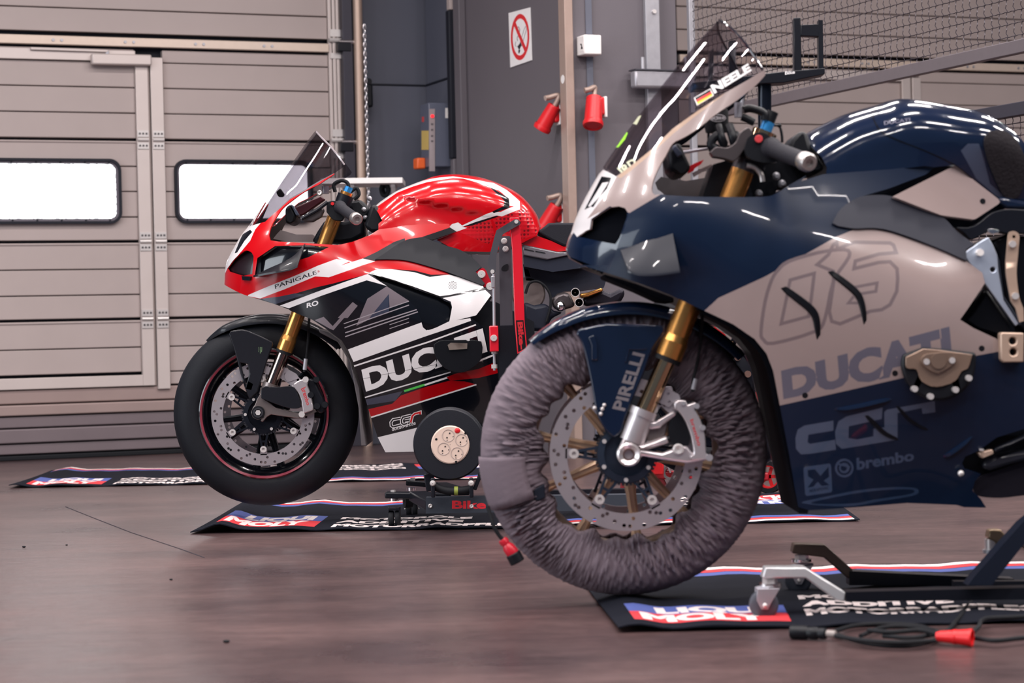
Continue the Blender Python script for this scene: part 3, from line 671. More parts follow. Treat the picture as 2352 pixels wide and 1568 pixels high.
class Bike:
    def __init__(s, name, label, px, py, Y):
        s.O = at(px, py, Y); s.Y = Y
        s.root = thing(name, label, 'motorcycle', (s.O[0] + .6, s.O[1], 0))
        s.prof = None; s.top = None; s.dent = 1.
    def loc(s, pts, y):
        p = np.asarray(pts, float).reshape(-1, 2); q = at(p[:, 0], p[:, 1], s.O[1] - np.broadcast_to(y, len(p))) - s.O
        return np.stack([q[:, 0], q[:, 2]], 1)
    def w3(s, x, y, zz): return s.O + np.array([x, -y, zz])
    def p(s, k, x, y, lat): q = s.loc(z(k, x, y), lat)[0]; return s.w3(q[0], lat, q[1])
    def pp(s, k, coords, lat):
        q = s.loc(z(k, *coords), lat); return [s.w3(a, lat, b) for a, b in q]
    def surf(s, pts, W):
        y = np.full(len(pts), .12)
        for i in range(14):
            q = s.loc(pts, y); y = .35 * y + .65 * W(q[:, 0], q[:, 1])
        return s.loc(pts, y)
    def set_front(s, pts):
        q = s.loc(pts, 0.); o = np.argsort(q[:, 1]); s.prof = q[o]
    def set_top(s, pts):
        q = s.loc(pts, 0.); o = np.argsort(q[:, 0]); s.top = q[o]
    def W(s, x, y):
        b = BODY(x, y); rz = .56 - .31 * (x - .02)
        u = (y - rz) / .018; b = b - .20 * np.minimum(.018 * np.logaddexp(0, u), .10) * sstep(0., .12, x) * (1 - sstep(.62, .8, x))
        if s.prof is not None:
            d = np.maximum(x - np.interp(y, s.prof[:, 1], s.prof[:, 0]), 0); t = np.clip(d / .21, 1e-5, 1)
            b = b * np.sqrt(1 - (1 - t) ** 2)
        return b
    def WT(s, x, y):
        b = TANK(x, y); dl = .684 - .257 * (x - .48) - y; b = b - s.dent * .019 * sstep(0, .014, dl) * (1 - sstep(.02, .19, dl)) * sstep(.40, .52, x) * (1 - sstep(.56, .80, x))
        d = np.maximum(np.interp(x, s.top[:, 0], s.top[:, 1]) - y, 0); t = np.clip(d / .10, 1e-5, 1)
        return b * np.sqrt(1 - (1 - t) ** 2)
    def normals(s, W, x, y, f=1.):
        e = 4e-4; gx = (W(x + e, y) - W(x - e, y)) / (2 * e); gy = (W(x, y + e) - W(x, y - e)) / (2 * e)
        n = np.stack([-gx, -np.ones_like(gx), -gy], 1); return n / np.linalg.norm(n, axis=1)[:, None]
    def extra(s, W):
        if W == s.W and s.prof is not None:
            return [(a + o, b) for a, b in zip(np.interp(np.linspace(s.prof[0, 1], s.prof[-1, 1], 90), s.prof[:, 1], s.prof[:, 0]), np.linspace(s.prof[0, 1], s.prof[-1, 1], 90)) for o in (.0015, .005, .011, .02, .033, .05)]
        if W == s.WT:
            xs = np.linspace(s.top[0, 0], s.top[-1, 0], 110)
            return [(a, np.interp(a, s.top[:, 0], s.top[:, 1]) - o) for a in xs for o in (.0008, .003, .007, .013, .022, .034, .05)]
        return []
    def panel(s, name, outline, mats, paints=(), W=None, grid=.022, thick=.004, off=0., inner=None, mirror=False, parent=None, label=None, holes=(), step=.012):
        W = W or s.W; parent = parent or s.root
        ol = [s.surf(l, W) for l in [outline] + list(holes)]
        pa = [(s.surf(P, W), E) for P, E in paints]
        V2, T, idx = region(ol, pa, grid, step, s.extra(W))
        w_ = W(V2[:, 0], V2[:, 1]); n = s.normals(W, V2[:, 0], V2[:, 1])
        mats = list(mats) + [inner or mats[0]]
        outs = []
        for sgn in ((-1,) if mirror == 'only' else (1, -1) if mirror else (1,)):
            nn = n * (1, sgn, 1)
            A_ = s.O + np.stack([V2[:, 0], -sgn * w_, V2[:, 1]], 1) + nn * off; Bk = A_ - nn * thick
            k = len(V2); TT = T if sgn > 0 else T[:, ::-1]
            ed = {(a, b) for t in TT.tolist() for a, b in ((t[0], t[1]), (t[1], t[2]), (t[2], t[0]))}
            F = TT.tolist() + [[c + k, b + k, a + k] for a, b, c in TT.tolist()]; mi = (idx if sgn > 0 else idx * (idx > 0)).tolist() + [len(mats) - 1] * len(TT)
            bd = [(a, b) for a, b in ed if (b, a) not in ed]
            bv = sorted({a for e in bd for a in e}); mp = {v: 2 * k + i for i, v in enumerate(bv)}; m_ = len(bv)
            F += [[mp[a], mp[a] + m_, mp[b] + m_, mp[b]] for a, b in bd]; mi += [0] * len(bd)
            V = np.vstack([A_, Bk, A_[bv], Bk[bv]]); N = np.vstack([nn, -nn, np.zeros((2 * m_, 3))])
            o = mk(name, V, F, mats, parent, normals=N, midx=mi); outs.append(o)
            if label: o['label'] = label
        return outs[0]
    def plate(s, name, loops, y0, y1, m, parent=None, bevel=0, px=True, paints=(), smooth=35, mats=None):
        """flat piece with real thickness, standing lengthwise at lateral y0..y1"""
        f = (lambda l: s.loc(l, y1)) if px else (lambda l: np.asarray(l, float))
        V2, T, idx = region([f(l) for l in loops], [(f(P), E) for P, E in paints], 0, .05)
        k = len(V2); A_ = s.O + np.stack([V2[:, 0], -np.full(k, y1), V2[:, 1]], 1); Bk = A_ + (0, y1 - y0, 0)
        ed = {(a, b) for t in T.tolist() for a, b in ((t[0], t[1]), (t[1], t[2]), (t[2], t[0]))}
        F = T.tolist() + [[c + k, b + k, a + k] for a, b, c in T.tolist()] + [[a, a + k, b + k, b] for a, b in ed if (b, a) not in ed]
        mi = idx.tolist() + [0] * (len(F) - len(T))
        return mk(name, np.vstack([A_, Bk]), F, [m] + list(mats or []), parent or s.root, smooth, midx=mi, bevel=bevel)
    def pol(s, r, a, y): a = math.radians(a); return s.w3(r * math.cos(a), y, r * math.sin(a))
    # ---- front wheel -------------------------------------------------
    def wheel(s, mrim, mspoke, stripe, spokes, bob0, tread=True, C=None, R=.300, wd=1.0, name='front_wheel', ri=0., mhub=None, rh=1.):
        C = s.O if C is None else C; ax = (0, -1., 0); O_ = s.O; s.O = C
        wl = M().lathe(C, ax, [(.2125, -.050 * wd), (.2125, -.054 * wd), (.207, -.056 * wd), (.199 + ri * .3, -.050 * wd), (.186 + ri * .7, -.04 * wd), (.176 + ri, -.024), (.174 + ri, 0), (.176 + ri, .024), (.186 + ri * .7, .04 * wd), (.199 + ri * .3, .050 * wd), (.207, .056 * wd), (.2125, .054 * wd), (.2125, .050 * wd), (.204, .040 * wd), (.203, 0), (.204, -.04 * wd)], 96, close=True).o(name, mrim, s.root, smooth=30)
        k = R / .30
        half = [(.2085, .050), (.214, .0575), (.226, .0605), (.245, .0605), (.262, .056), (.277, .047), (.288, .035), (.2955, .020), (.2995, .007)]
        half = [(.2085 + (r - .2085) * (R - .2085) / .0915, y * wd) for r, y in half]
        M().lathe(C, ax, half + [(r, -y) for r, y in half[::-1]], 128).o('tyre', TYRE, wl, smooth=60)
        if stripe is not None:
            M().lathe(C, ax, [(.2075, .0572), (.2010, .0527), (.2005, .0520), (.2070, .0560)], 96, close=True).o('rim_stripe', stripe, wl)
        for a in spokes:
            p, q = s.pol(.03, a[0], .012), s.pol(.183 + ri * .8, a[1], .012)
            m = M(); d, sd, u = frame(q - p, (0, -1, 0)); L_ = np.linalg.norm(q - p)
            prof = [(0, .016, .026), (.35, .011, .020), (.8, .009, .017), (1, .013, .022)]
            V = []
            for t, b, h in prof:
                c = p + d * L_ * t; V += [c + sd * b * i + np.array([0, -h * j, 0]) for i, j in ((-1, -1), (1, -1), (1, .5), (.45, .8), (.3, .55), (-.3, .55), (-.45, .8), (-1, .5))]
            F = [(i * 8 + j, i * 8 + (j + 1) % 8, (i + 1) * 8 + (j + 1) % 8, (i + 1) * 8 + j) for i in range(3) for j in range(8)] + [list(range(8)), list(range(24, 32))]
            m.add(V, F).o('spoke', mspoke, wl, smooth=25)
        M().lathe(C, ax, [(.001, .05), (.03 * rh, .05), (.042 * rh, .045), (.044 * rh, .03), (.038, 0), (.044 * rh, -.03), (.042 * rh, -.045), (.03 * rh, -.05), (.001, -.05)], 32).o('hub', mhub or mspoke, wl)
        s.O = O_; return wl
    def discs(s, wl, mcarrier, mdisc, bob0, ybig=.098):
        for sg in (1, -1):
            y1 = ybig * sg; n = 96
            loops = [circ(0, 0, .165, n), circ(0, 0, .1275, n)[::-1]]
            for k in range(45):
                r = (.1570, .1345, .1465, .1535, .139)[k % 5]; a = 2 * PI * k / 45 + .05
                loops.append(circ(r * math.cos(a), r * math.sin(a), .0044, 8))
                if k % 3 == 0: a += .085; r = (.1415, .155)[k % 2]; loops.append(circ(r * math.cos(a), r * math.sin(a), .0044, 8))
            dsc = s.plate('brake_disc', loops, y1 - .0025, y1 + .0025, mdisc, wl, px=False)
            ca = M()
            for k in range(6):
                a = bob0 + 60 * k
                M().bar(s.pol(.131, a, y1), s.pol(.110, a, y1), .005, .021, up=s.pol(.131, a + 90, y1) - s.pol(0, 0, y1)).o('disc_tab', mdisc, wl)
                M().lathe(s.pol(.1125, a, y1), (0, -1., 0), [(.001, .003 * sg), (.005, .003 * sg), (.005, .008 * sg), (.0105, .008 * sg), (.0105, -.004 * sg), (.001, -.004 * sg)], 14).o('bobbin', BOLT, wl)
                for q in (-17, 17): ca.bar(s.pol(.052, a + q, y1 - .006 * sg), s.pol(.113, a + q * .12, y1 - .004 * sg), .006, .009, up=(0, 1, 0))
                ca.bar(s.pol(.088, a - 6, y1 - .005 * sg), s.pol(.088, a + 6, y1 - .005 * sg), .006, .007, up=(0, 1, 0))
            ca.lathe(s.O, (0, -1., 0), [(.048, y1 - .012 * sg), (.062, y1 - .010 * sg), (.062, y1 + .002 * sg), (.048, y1 + .004 * sg)], 40, close=True)
            ca.lathe(s.O, (0, -1., 0), [(.018, y1 - .014 * sg), (.056, y1 - .012 * sg), (.056, y1 - .008 * sg), (.018, y1 - .009 * sg)], 40, close=True)
            ca.o('disc_carrier', mcarrier, wl)
            t = M()
            for k in range(48): t.box(s.pol(.066, k * 7.5, y1 - .003 * sg), (.0045, .003, .006), (s.pol(1, k * 7.5, 0) - s.pol(0, 0, 0), np.array([0, 1., 0]), s.pol(1, k * 7.5 + 90, 0) - s.pol(0, 0, 0)))
            t.lathe(s.O, (0, -1., 0), [(.059, y1 - .0045 * sg), (.064, y1 - .0045 * sg), (.064, y1 - .0015 * sg), (.059, y1 - .0015 * sg)], 48, close=True).o('sensor_ring', mat('sensor_steel', (60, 60, 66), .4, metal=.6), wl)
            for k in range(6):
                q = s.pol(.055, bob0 + 30 + 60 * k, y1); M().cyl(q, q + (0, -.010 * sg, 0), .0048, 8).o('hub_bolt', BOLT, wl) if sg > 0 else None
    def fender(s, m, angs, rr, hw, drop, name='front_fender'):
        """arched guard over the tyre: stations (angle, radius, half width, side drop)"""
        V = []; nA = 40; nS = 14
        th = np.linspace(angs[0], angs[-1], nA)
        for shell in (0, -.003):
            for a in th:
                r = np.interp(a, angs, rr) + shell; w_ = np.interp(a, angs, hw); dr = np.interp(a, angs, drop)
                for k in range(nS + 1):
                    t = -1 + 2 * k / nS; V.append(s.pol(r - dr * (1 - math.sqrt(max(0, 1 - (abs(t) * .97) ** 2.6))), a, w_ * math.sin(t * PI / 2 * .98)))
        F = []; k = nS + 1; n = nA * k
        for i in range(nA - 1):
            for j in range(nS):
                q = (i * k + j, i * k + j + 1, (i + 1) * k + j + 1, (i + 1) * k + j); F += [q, tuple(v + n for v in q[::-1])]
        for i in range(nA - 1):
            for j in (0, nS): F.append((i * k + j, (i + 1) * k + j, (i + 1) * k + j + n, i * k + j + n))
        for j in range(nS):
            for i in (0, nA - 1): F.append((i * k + j, i * k + j + 1, i * k + j + 1 + n, i * k + j + n))
        return M().add(V, F).o(name, m, s.root, smooth=50)
    def cylp(s, name, k, a, b, lat, r, m, parent=None, n=20, r2=None, lat2=None):
        return M().cyl(s.p(k, *a, lat), s.p(k, *b, lat if lat2 is None else lat2), r, n, r2).o(name, m, parent or s.root)
TYRE = mat('tyre_rubber', (30, 30, 33), .62, var=.12, scale=18, bump=.15, bscale=180, spec=.35)
GOLD = mat('gold_fork', (226, 160, 88), .24, metal=.9, var=.04)
GOLD2 = mat('gold_chrome', (214, 180, 140), .10, metal=1., var=.02)
SLID = mat('dark_chrome', (150, 132, 124), .12, metal=1., var=.02)
DISC = mat('disc_steel', (186, 178, 182), .34, metal=.75, var=.10, scale=14)
CAL = mat('caliper_nickel', (206, 198, 200), .28, metal=.7, var=.05)
CARB = mat('satin_carbon', (34, 32, 35), .36, var=.12, scale=60, coat=.3)
GLB = mat('gloss_black', (16, 17, 22), .16, coat=1., var=.03)
MATB = mat('matte_black', (26, 26, 32), .40, var=.02, spec=.35)
RED = mat('racing_red', (182, 3, 15), .20, coat=.7, spec=.35, var=.02)
RED2 = mat('deep_red', (150, 4, 13), .22, coat=.7, spec=.35, var=.02)
WHP = mat('gloss_white', (210, 205, 206), .20, coat=1., var=.02)
GRP = mat('graphic_grey', (104, 94, 100), .25, coat=1., var=.03)
GRL = mat('graphic_line_grey', (140, 132, 138), .25, coat=1., var=.03)
NVG = mat('graphic_slate', (46, 50, 66), .2, coat=1., var=.03)
GRN = mat('graphic_green', (70, 176, 72), .3, coat=.6, var=.02)
INN = mat('inner_shell', (70, 66, 68), .55, var=.08)
BLUE = mat('anodised_blue', (60, 150, 220), .25, metal=.6, var=.03)
def screen_mat(name, c, a):
    m = bpy.data.materials.new(name); m.use_nodes = True; nt = m.node_tree; b = nt.nodes['Principled BSDF']
    b.inputs['Base Color'].default_value = (*lin(c), 1); b.inputs['Roughness'].default_value = .03; b.inputs['Coat Weight'].default_value = .5
    tr = nt.nodes.new('ShaderNodeBsdfTransparent'); tr.inputs[0].default_value = (a, a * .97, a, 1); mx = nt.nodes.new('ShaderNodeMixShader'); gl = nt.nodes.new('ShaderNodeBsdfGlossy'); gl.inputs['Roughness'].default_value = .02
    fr = nt.nodes.new('ShaderNodeFresnel'); fr.inputs[0].default_value = 1.45
    mn = nt.nodes.new('ShaderNodeMath'); mn.operation = 'MINIMUM'; mn.inputs[1].default_value = .16; nt.links.new(fr.outputs[0], mn.inputs[0]); nt.links.new(mn.outputs[0], mx.inputs[0]); nt.links.new(tr.outputs[0], mx.inputs[1]); nt.links.new(gl.outputs[0], mx.inputs[2])
    nt.links.new(mx.outputs[0], nt.nodes['Material Output'].inputs[0]); return m
PAD = mat('grip_pad', (196, 12, 28), .25, coat=.5, var=.03)
def add_dots(m, scale, strength=.6, c0=(110, 4, 16), c1=(188, 14, 28)):
    nt = m.node_tree; b = nt.nodes['Principled BSDF']; tc = nt.nodes.new('ShaderNodeTexCoord'); v = nt.nodes.new('ShaderNodeTexVoronoi'); v.inputs['Scale'].default_value = scale; v.inputs['Randomness'].default_value = 0
    bp = nt.nodes.new('ShaderNodeBump'); bp.inputs['Strength'].default_value = strength; bp.inputs['Distance'].default_value = .004
    nt.links.new(tc.outputs['Object'], v.inputs[0]); nt.links.new(v.outputs[0], bp.inputs['Height']); nt.links.new(bp.outputs[0], b.inputs['Normal'])
    r = nt.nodes.new('ShaderNodeValToRGB'); r.color_ramp.elements[0].position = .30; r.color_ramp.elements[1].position = .38; r.color_ramp.elements[0].color = (*lin(c0), 1); r.color_ramp.elements[1].color = (*lin(c1), 1); nt.links.new(v.outputs[0], r.inputs[0]); nt.links.new(r.outputs[0], b.inputs['Base Color'])
add_dots(PAD, 80)
# ------------------------------------------------------------------ red motorcycle
R = Bike('motorcycle', 'red black and white racing motorcycle held up by the red lift column', 611.5, 948, 7.06)
A_sil = sm(z('A', 122, 1300, 132, 1160, 165, 1070, 225, 960, 265, 895, 310, 840, 400, 715, 500, 565, 600, 420, 700, 280, 790, 150, 852, 70), 4)
R.set_front(A_sil)
R.set_top(sm(z('B', 60, 470, 132, 402, 200, 345, 350, 248, 500, 185, 620, 140, 720, 105, 870, 86, 1000, 90, 1150, 113, 1280, 150, 1400, 198, 1520, 262, 1620, 345, 1700, 445, 1740, 520, 1762, 600, 1775, 680), 4))
# front wheel, discs
wl = R.wheel(GLB, mat('satin_black_metal', (32, 32, 36), .35, metal=.5), mat('rim_stripe_red', (150, 62, 78), .35), [(272 + 72 * k + d * .3, 272 + 72 * k + d) for k in range(5) for d in (-13, 13)], 30)
R.discs(wl, mat('carrier_black', (34, 36, 42), .4, metal=.5), DISC, 270)
planar_w = None
# fender and its fork covers
R.fender(CARB, [40, 55, 75, 95, 115, 128], [.335, .330, .324, .320, .316, .306], [.055, .062, .066, .066, .055, .012], [.03, .035, .04, .04, .03, .008])
cov = sm(z('D', 470, 250, 560, 240, 650, 272, 770, 328), 3) + z('D', 775, 350, 740, 440, 690, 600, 662, 690, 604, 745, 575, 670) + sm(z('D', 575, 670, 540, 560, 520, 480, 490, 370, 455, 275), 3)
for sg in (1, -1):
    c = R.plate('fork_cover', [cov, z('D', 540, 478, 592, 490, 604, 560, 580, 640, 560, 560)], .112 * sg - .006, .112 * sg + .006, CARB, bevel=.003)
    if sg > 0:
        for k in range(3): R.plate('claw_mark', stroke(z('D', 672 + k * 11, 366, 674 + k * 10, 385, 672 + k * 10, 402 + (k == 1) * 10), .9), .1182, .1190, mat('claw_green', (120, 150, 110), .4), c)
# forks
FKR = [(768, 500), (653, 805), (621, 887)]
def fork(B, pts, lat, mup, mlow, r1, r2, top=None):
    up = B.p('X', *(top or pts[0]), lat); mid = B.p('X', *pts[1], lat); low = B.p('X', *pts[2], lat); d = (mid - up) / np.linalg.norm(mid - up)
    f = M().cyl(up, mid - d * .05, r1, 24).o('fork_tube', mup, B.root)
    M().cyl(mid - d * .05, mid - d * .035, r1, 24, r1 * 1.12).cyl(mid - d * .035, mid, r1 * 1.12, 24).o('fork_collar', mup, f)
    M().cyl(mid, mid + d * .010, r1 * 1.10, 24).o('dust_seal', RUB, f)
    M().cyl(mid, low + d * .03, r2, 24).o('fork_slider', mlow, f)
    return f, d, low
for sg in (1, -1):
    f, dfk, lowp = fork(R, FKR, .107 * sg, GOLD, SLID, .0235, .0195)
    M().cyl(lowp - dfk * .01, lowp + dfk * .035, .026, 20).o('fork_foot_clamp', mat('foot_grey', (128, 118, 116), .35, metal=.7), f)
yf = .112
ft = R.plate('fork_foot', [z('D', 690, 690, 735, 650, 700, 735, 755, 770, 790, 800, 960, 845, 1080, 812, 1092, 832, 1000, 868, 955, 880, 760, 852, 730, 870, 700, 905, 685, 900, 700, 860) + [circ(*z('D', 668, 838)[0], 17)[k] for k in (3, 6, 9, 12, 15)] + z('D', 645, 780, 660, 740)], .095, .125, mat('foot_grey', (0, 0, 0)), bevel=.005)
q = R.p('D', 668, 838, .13); M().cyl(q + (0, .05, 0), q, .021, 24).o('axle_nut', BLKP, ft); M().lathe(q, (0, -1, 0), [(.016, -.004), (.016, .004), (.011, .004), (.011, -.004)], 20, close=True).o('axle_ring', mat('sensor_steel', (0, 0, 0)), ft)
M().cyl(q, q + (0, -.006, 0), .009, 6).o('axle_hex', BOLT, ft)
R.plate('caliper_guard', [sm(z('D', 690, 735, 692, 668, 720, 648), 3) + sm(z('D', 800, 655, 915, 650, 945, 690, 965, 740, 970, 800, 900, 808, 790, 775, 690, 735), 4)[:-1]], .125, .142, CARB, ft, bevel=.006)
# caliper
cal = R.plate('brake_caliper', [sm(z('D', 905, 650, 950, 612, 1010, 588), 3) + z('D', 1030, 605, 1022, 640) + sm(z('D', 1040, 690, 1055, 750, 1065, 815), 3) + z('D', 1062, 822, 990, 848) + sm(z('D', 985, 800, 975, 745, 950, 690, 905, 650), 4)[:-1]], .100, .140, CAL, bevel=.005,
               paints=[quad(text('brembo', .02), *z('D', 1010, 650, 1042, 775, 1020, 790, 975, 668))], mats=[mat('print_red', (176, 26, 36), .4)])
R.plate('caliper_bridge', [z('D', 1030, 590, 1075, 600, 1110, 680, 1140, 740, 1165, 800, 1120, 850, 1070, 815, 1050, 720, 1022, 640)], .085, .122, BLKM, cal, bevel=.006)
for (x, y_) in ((1050, 710), (1090, 600), (1095, 790), (1150, 780), (1012, 600), (985, 850)):
    q = R.p('D', x, y_, .125); M().cyl(q, q + (0, -.016, 0), .010, 10).o('caliper_bolt', BOLT if x < 1030 else BLKP, cal)
R.plate('disc_shield', [z('D', 858, 560, 900, 535, 945, 560, 962, 590, 905, 612, 880, 618, 860, 590)], .101, .104, DISC, cal)
M().tube([R.p('D', 1000, 545, .10), R.p('D', 1010, 480, .10), R.p('D', 1025, 330, .09), R.p('D', 1035, 160, .06)], .0042, 8, smooth=5).o('brake_hose', RUB, R.root)
M().cyl(R.p('D', 1003, 530, .10), R.p('D', 1012, 450, .10), .007, 10).o('hose_fitting', STEEL, R.root)
# ---- bodywork ----------------------------------------------------------------
stripA = z('A', 1000, 410, 870, 480, 740, 560, 650, 610, 560, 690, 450, 800)
nose = A_sil[:27] + z('A', 345, 828, 450, 798, 560, 690, 650, 608, 740, 558, 870, 478, 1000, 410, 1004, 418) + sm(z('A', 880, 500, 760, 560, 650, 640, 590, 690, 540, 760, 495, 840, 480, 905), 3) + z('A', 490, 946, 380, 1085, 365, 1165, 350, 1250, 312, 1392, 270, 1378, 200, 1345)
iA = [q for q in A_sil if q[1] < z('A', 0, 838)[0][1]]
intake = sm(z('A', 148, 1172, 200, 1100, 262, 1045, 300, 1028, 340, 1044, 358, 1076), 3) + z('A', 352, 1160, 346, 1216, 272, 1232, 160, 1196)
whitenose = A_sil[3:26] + z('A', 420, 800, 370, 860, 330, 950, 255, 1040, 180, 1130, 148, 1170, 130, 1210)
R.panel('front_fairing', nose, [RED, WHP, GLB, GRP], paints=[LL([whitenose]), LL([z('A', 268, 900, 330, 862, 345, 880, 285, 950, 225, 1045, 205, 1050)]), LL([z('A', 430, 815, 560, 700, 650, 618, 740, 568, 870, 488, 990, 420, 1000, 410, 870, 470, 740, 545, 650, 600, 550, 690)])], holes=[intake], inner=INN, mirror=True, grid=.02)
R.panel('intake_duct', [(x + (x - 558) * .16, y + (y - 610) * .16) for x, y in intake], [mat('duct_dark_red', (46, 14, 20), .3, coat=.5)], W=lambda x, y: R.W(x, y) * .80 - .004, mirror=True)
R.panel('sensor_cap', z('A', 275, 1232, 345, 1236, 338, 1268, 282, 1265), [GLB], off=.008, thick=.02)
scr = [q for q in A_sil if q[1] <= z('A', 0, 852)[0][1]]
scr_out = scr + z('A', 905, 130, 975, 200, 1042, 283, 1084, 343, 1072, 362) + z('A', 1000, 410, 870, 478, 740, 558, 650, 608, 560, 690, 450, 798, 345, 828)
R.panel('windscreen', scr_out, [screen_mat('smoked_screen', (20, 20, 24), .62)], mirror=True, thick=.003, grid=.018, step=.008)
M().tube([R.w3(a, 0, b) if i == 0 else None for i, (a, b) in enumerate([])] or [R.w3(*np.insert(R.surf([q], R.W)[0], 1, float(R.W(*R.surf([q], R.W).T)[0]))) for q in z('A', 860, 80, 905, 130, 975, 200, 1042, 283, 1084, 343)], .003, 6, smooth=3).o('screen_edge', mat('screen_edge', (150, 140, 144), .1, coat=1.), R.root)
body = (z('A', 490, 946, 560, 957, 800, 970, 1030, 985, 1150, 958, 1280, 908, 1362, 858) + z('B', 300, 612, 430, 588, 600, 577, 760, 574, 862, 572, 872, 615) + z('B', 600, 707, 450, 738, 330, 795, 230, 865, 135, 928, 250, 925, 440, 935, 700, 1005, 900, 1072, 1190, 1178)
        + z('C', 1050, 330, 1090, 370, 1010, 480, 985, 512, 945, 530, 1040, 600, 1075, 780, 1130, 800, 1140, 950, 1150, 1480, 700, 1490, 330, 1500, 275, 1393, 240, 1290, 205, 1180, 175, 1080, 130, 940, 100, 870, 60, 760) + z('D', 1310, 385, 1270, 320, 1150, 230, 1050, 165, 985, 140, 900, 105)
        + z('A', 640, 1500, 520, 1455, 312, 1392, 350, 1250, 365, 1165, 380, 1085))
rec = sm(z('C', 225, 217, 330, 245, 480, 290, 600, 335, 722, 378), 3) + sm(z('C', 742, 394, 790, 422, 805, 455, 800, 500, 790, 557), 3) + sm(z('C', 700, 600, 640, 620, 612, 605, 595, 565, 560, 480, 500, 410, 340, 302), 3)
wrec = z('A', 388, 1088, 530, 992, 800, 985, 960, 1000, 800, 1080, 705, 1110, 600, 1150, 480, 1190, 365, 1240)
def ST(k, wd, *c): return LL(stroke(z(k, *c), wd / ZOOMS[k][2]))
def PG(k, *c): return LL([z(k, *c)])
redup = LL([z('A', 300, 1000, 480, 880, 1362, 800) + z('B', 300, 560, 900, 520, 900, 640, 600, 710, 450, 742, 330, 800, 230, 870, 130, 935, 250, 915, 440, 925, 700, 995, 870, 1070) + z('C', 650, 236, 540, 200, 370, 182, 262, 186, 215, 207) + z('A', 1280, 1215, 1000, 1290, 870, 1320, 690, 1372, 560, 1400, 410, 1414, 300, 1396)])
cg = [('C', 440, 1255, 385, 1265, 370, 1285, 372, 1308, 385, 1318, 440, 1303), ('C', 515, 1233, 455, 1248, 445, 1268, 448, 1292, 460, 1300, 500, 1290, 505, 1268, 470, 1275)]
rr_ = ('C', 512, 1286, 524, 1238, 540, 1224, 580, 1212, 580, 1228)
RM = [GLB, RED, WHP, NVG, GRP, GRL, GRN, RED2, mat('print_dark', (28, 28, 34), .3, coat=.8)]
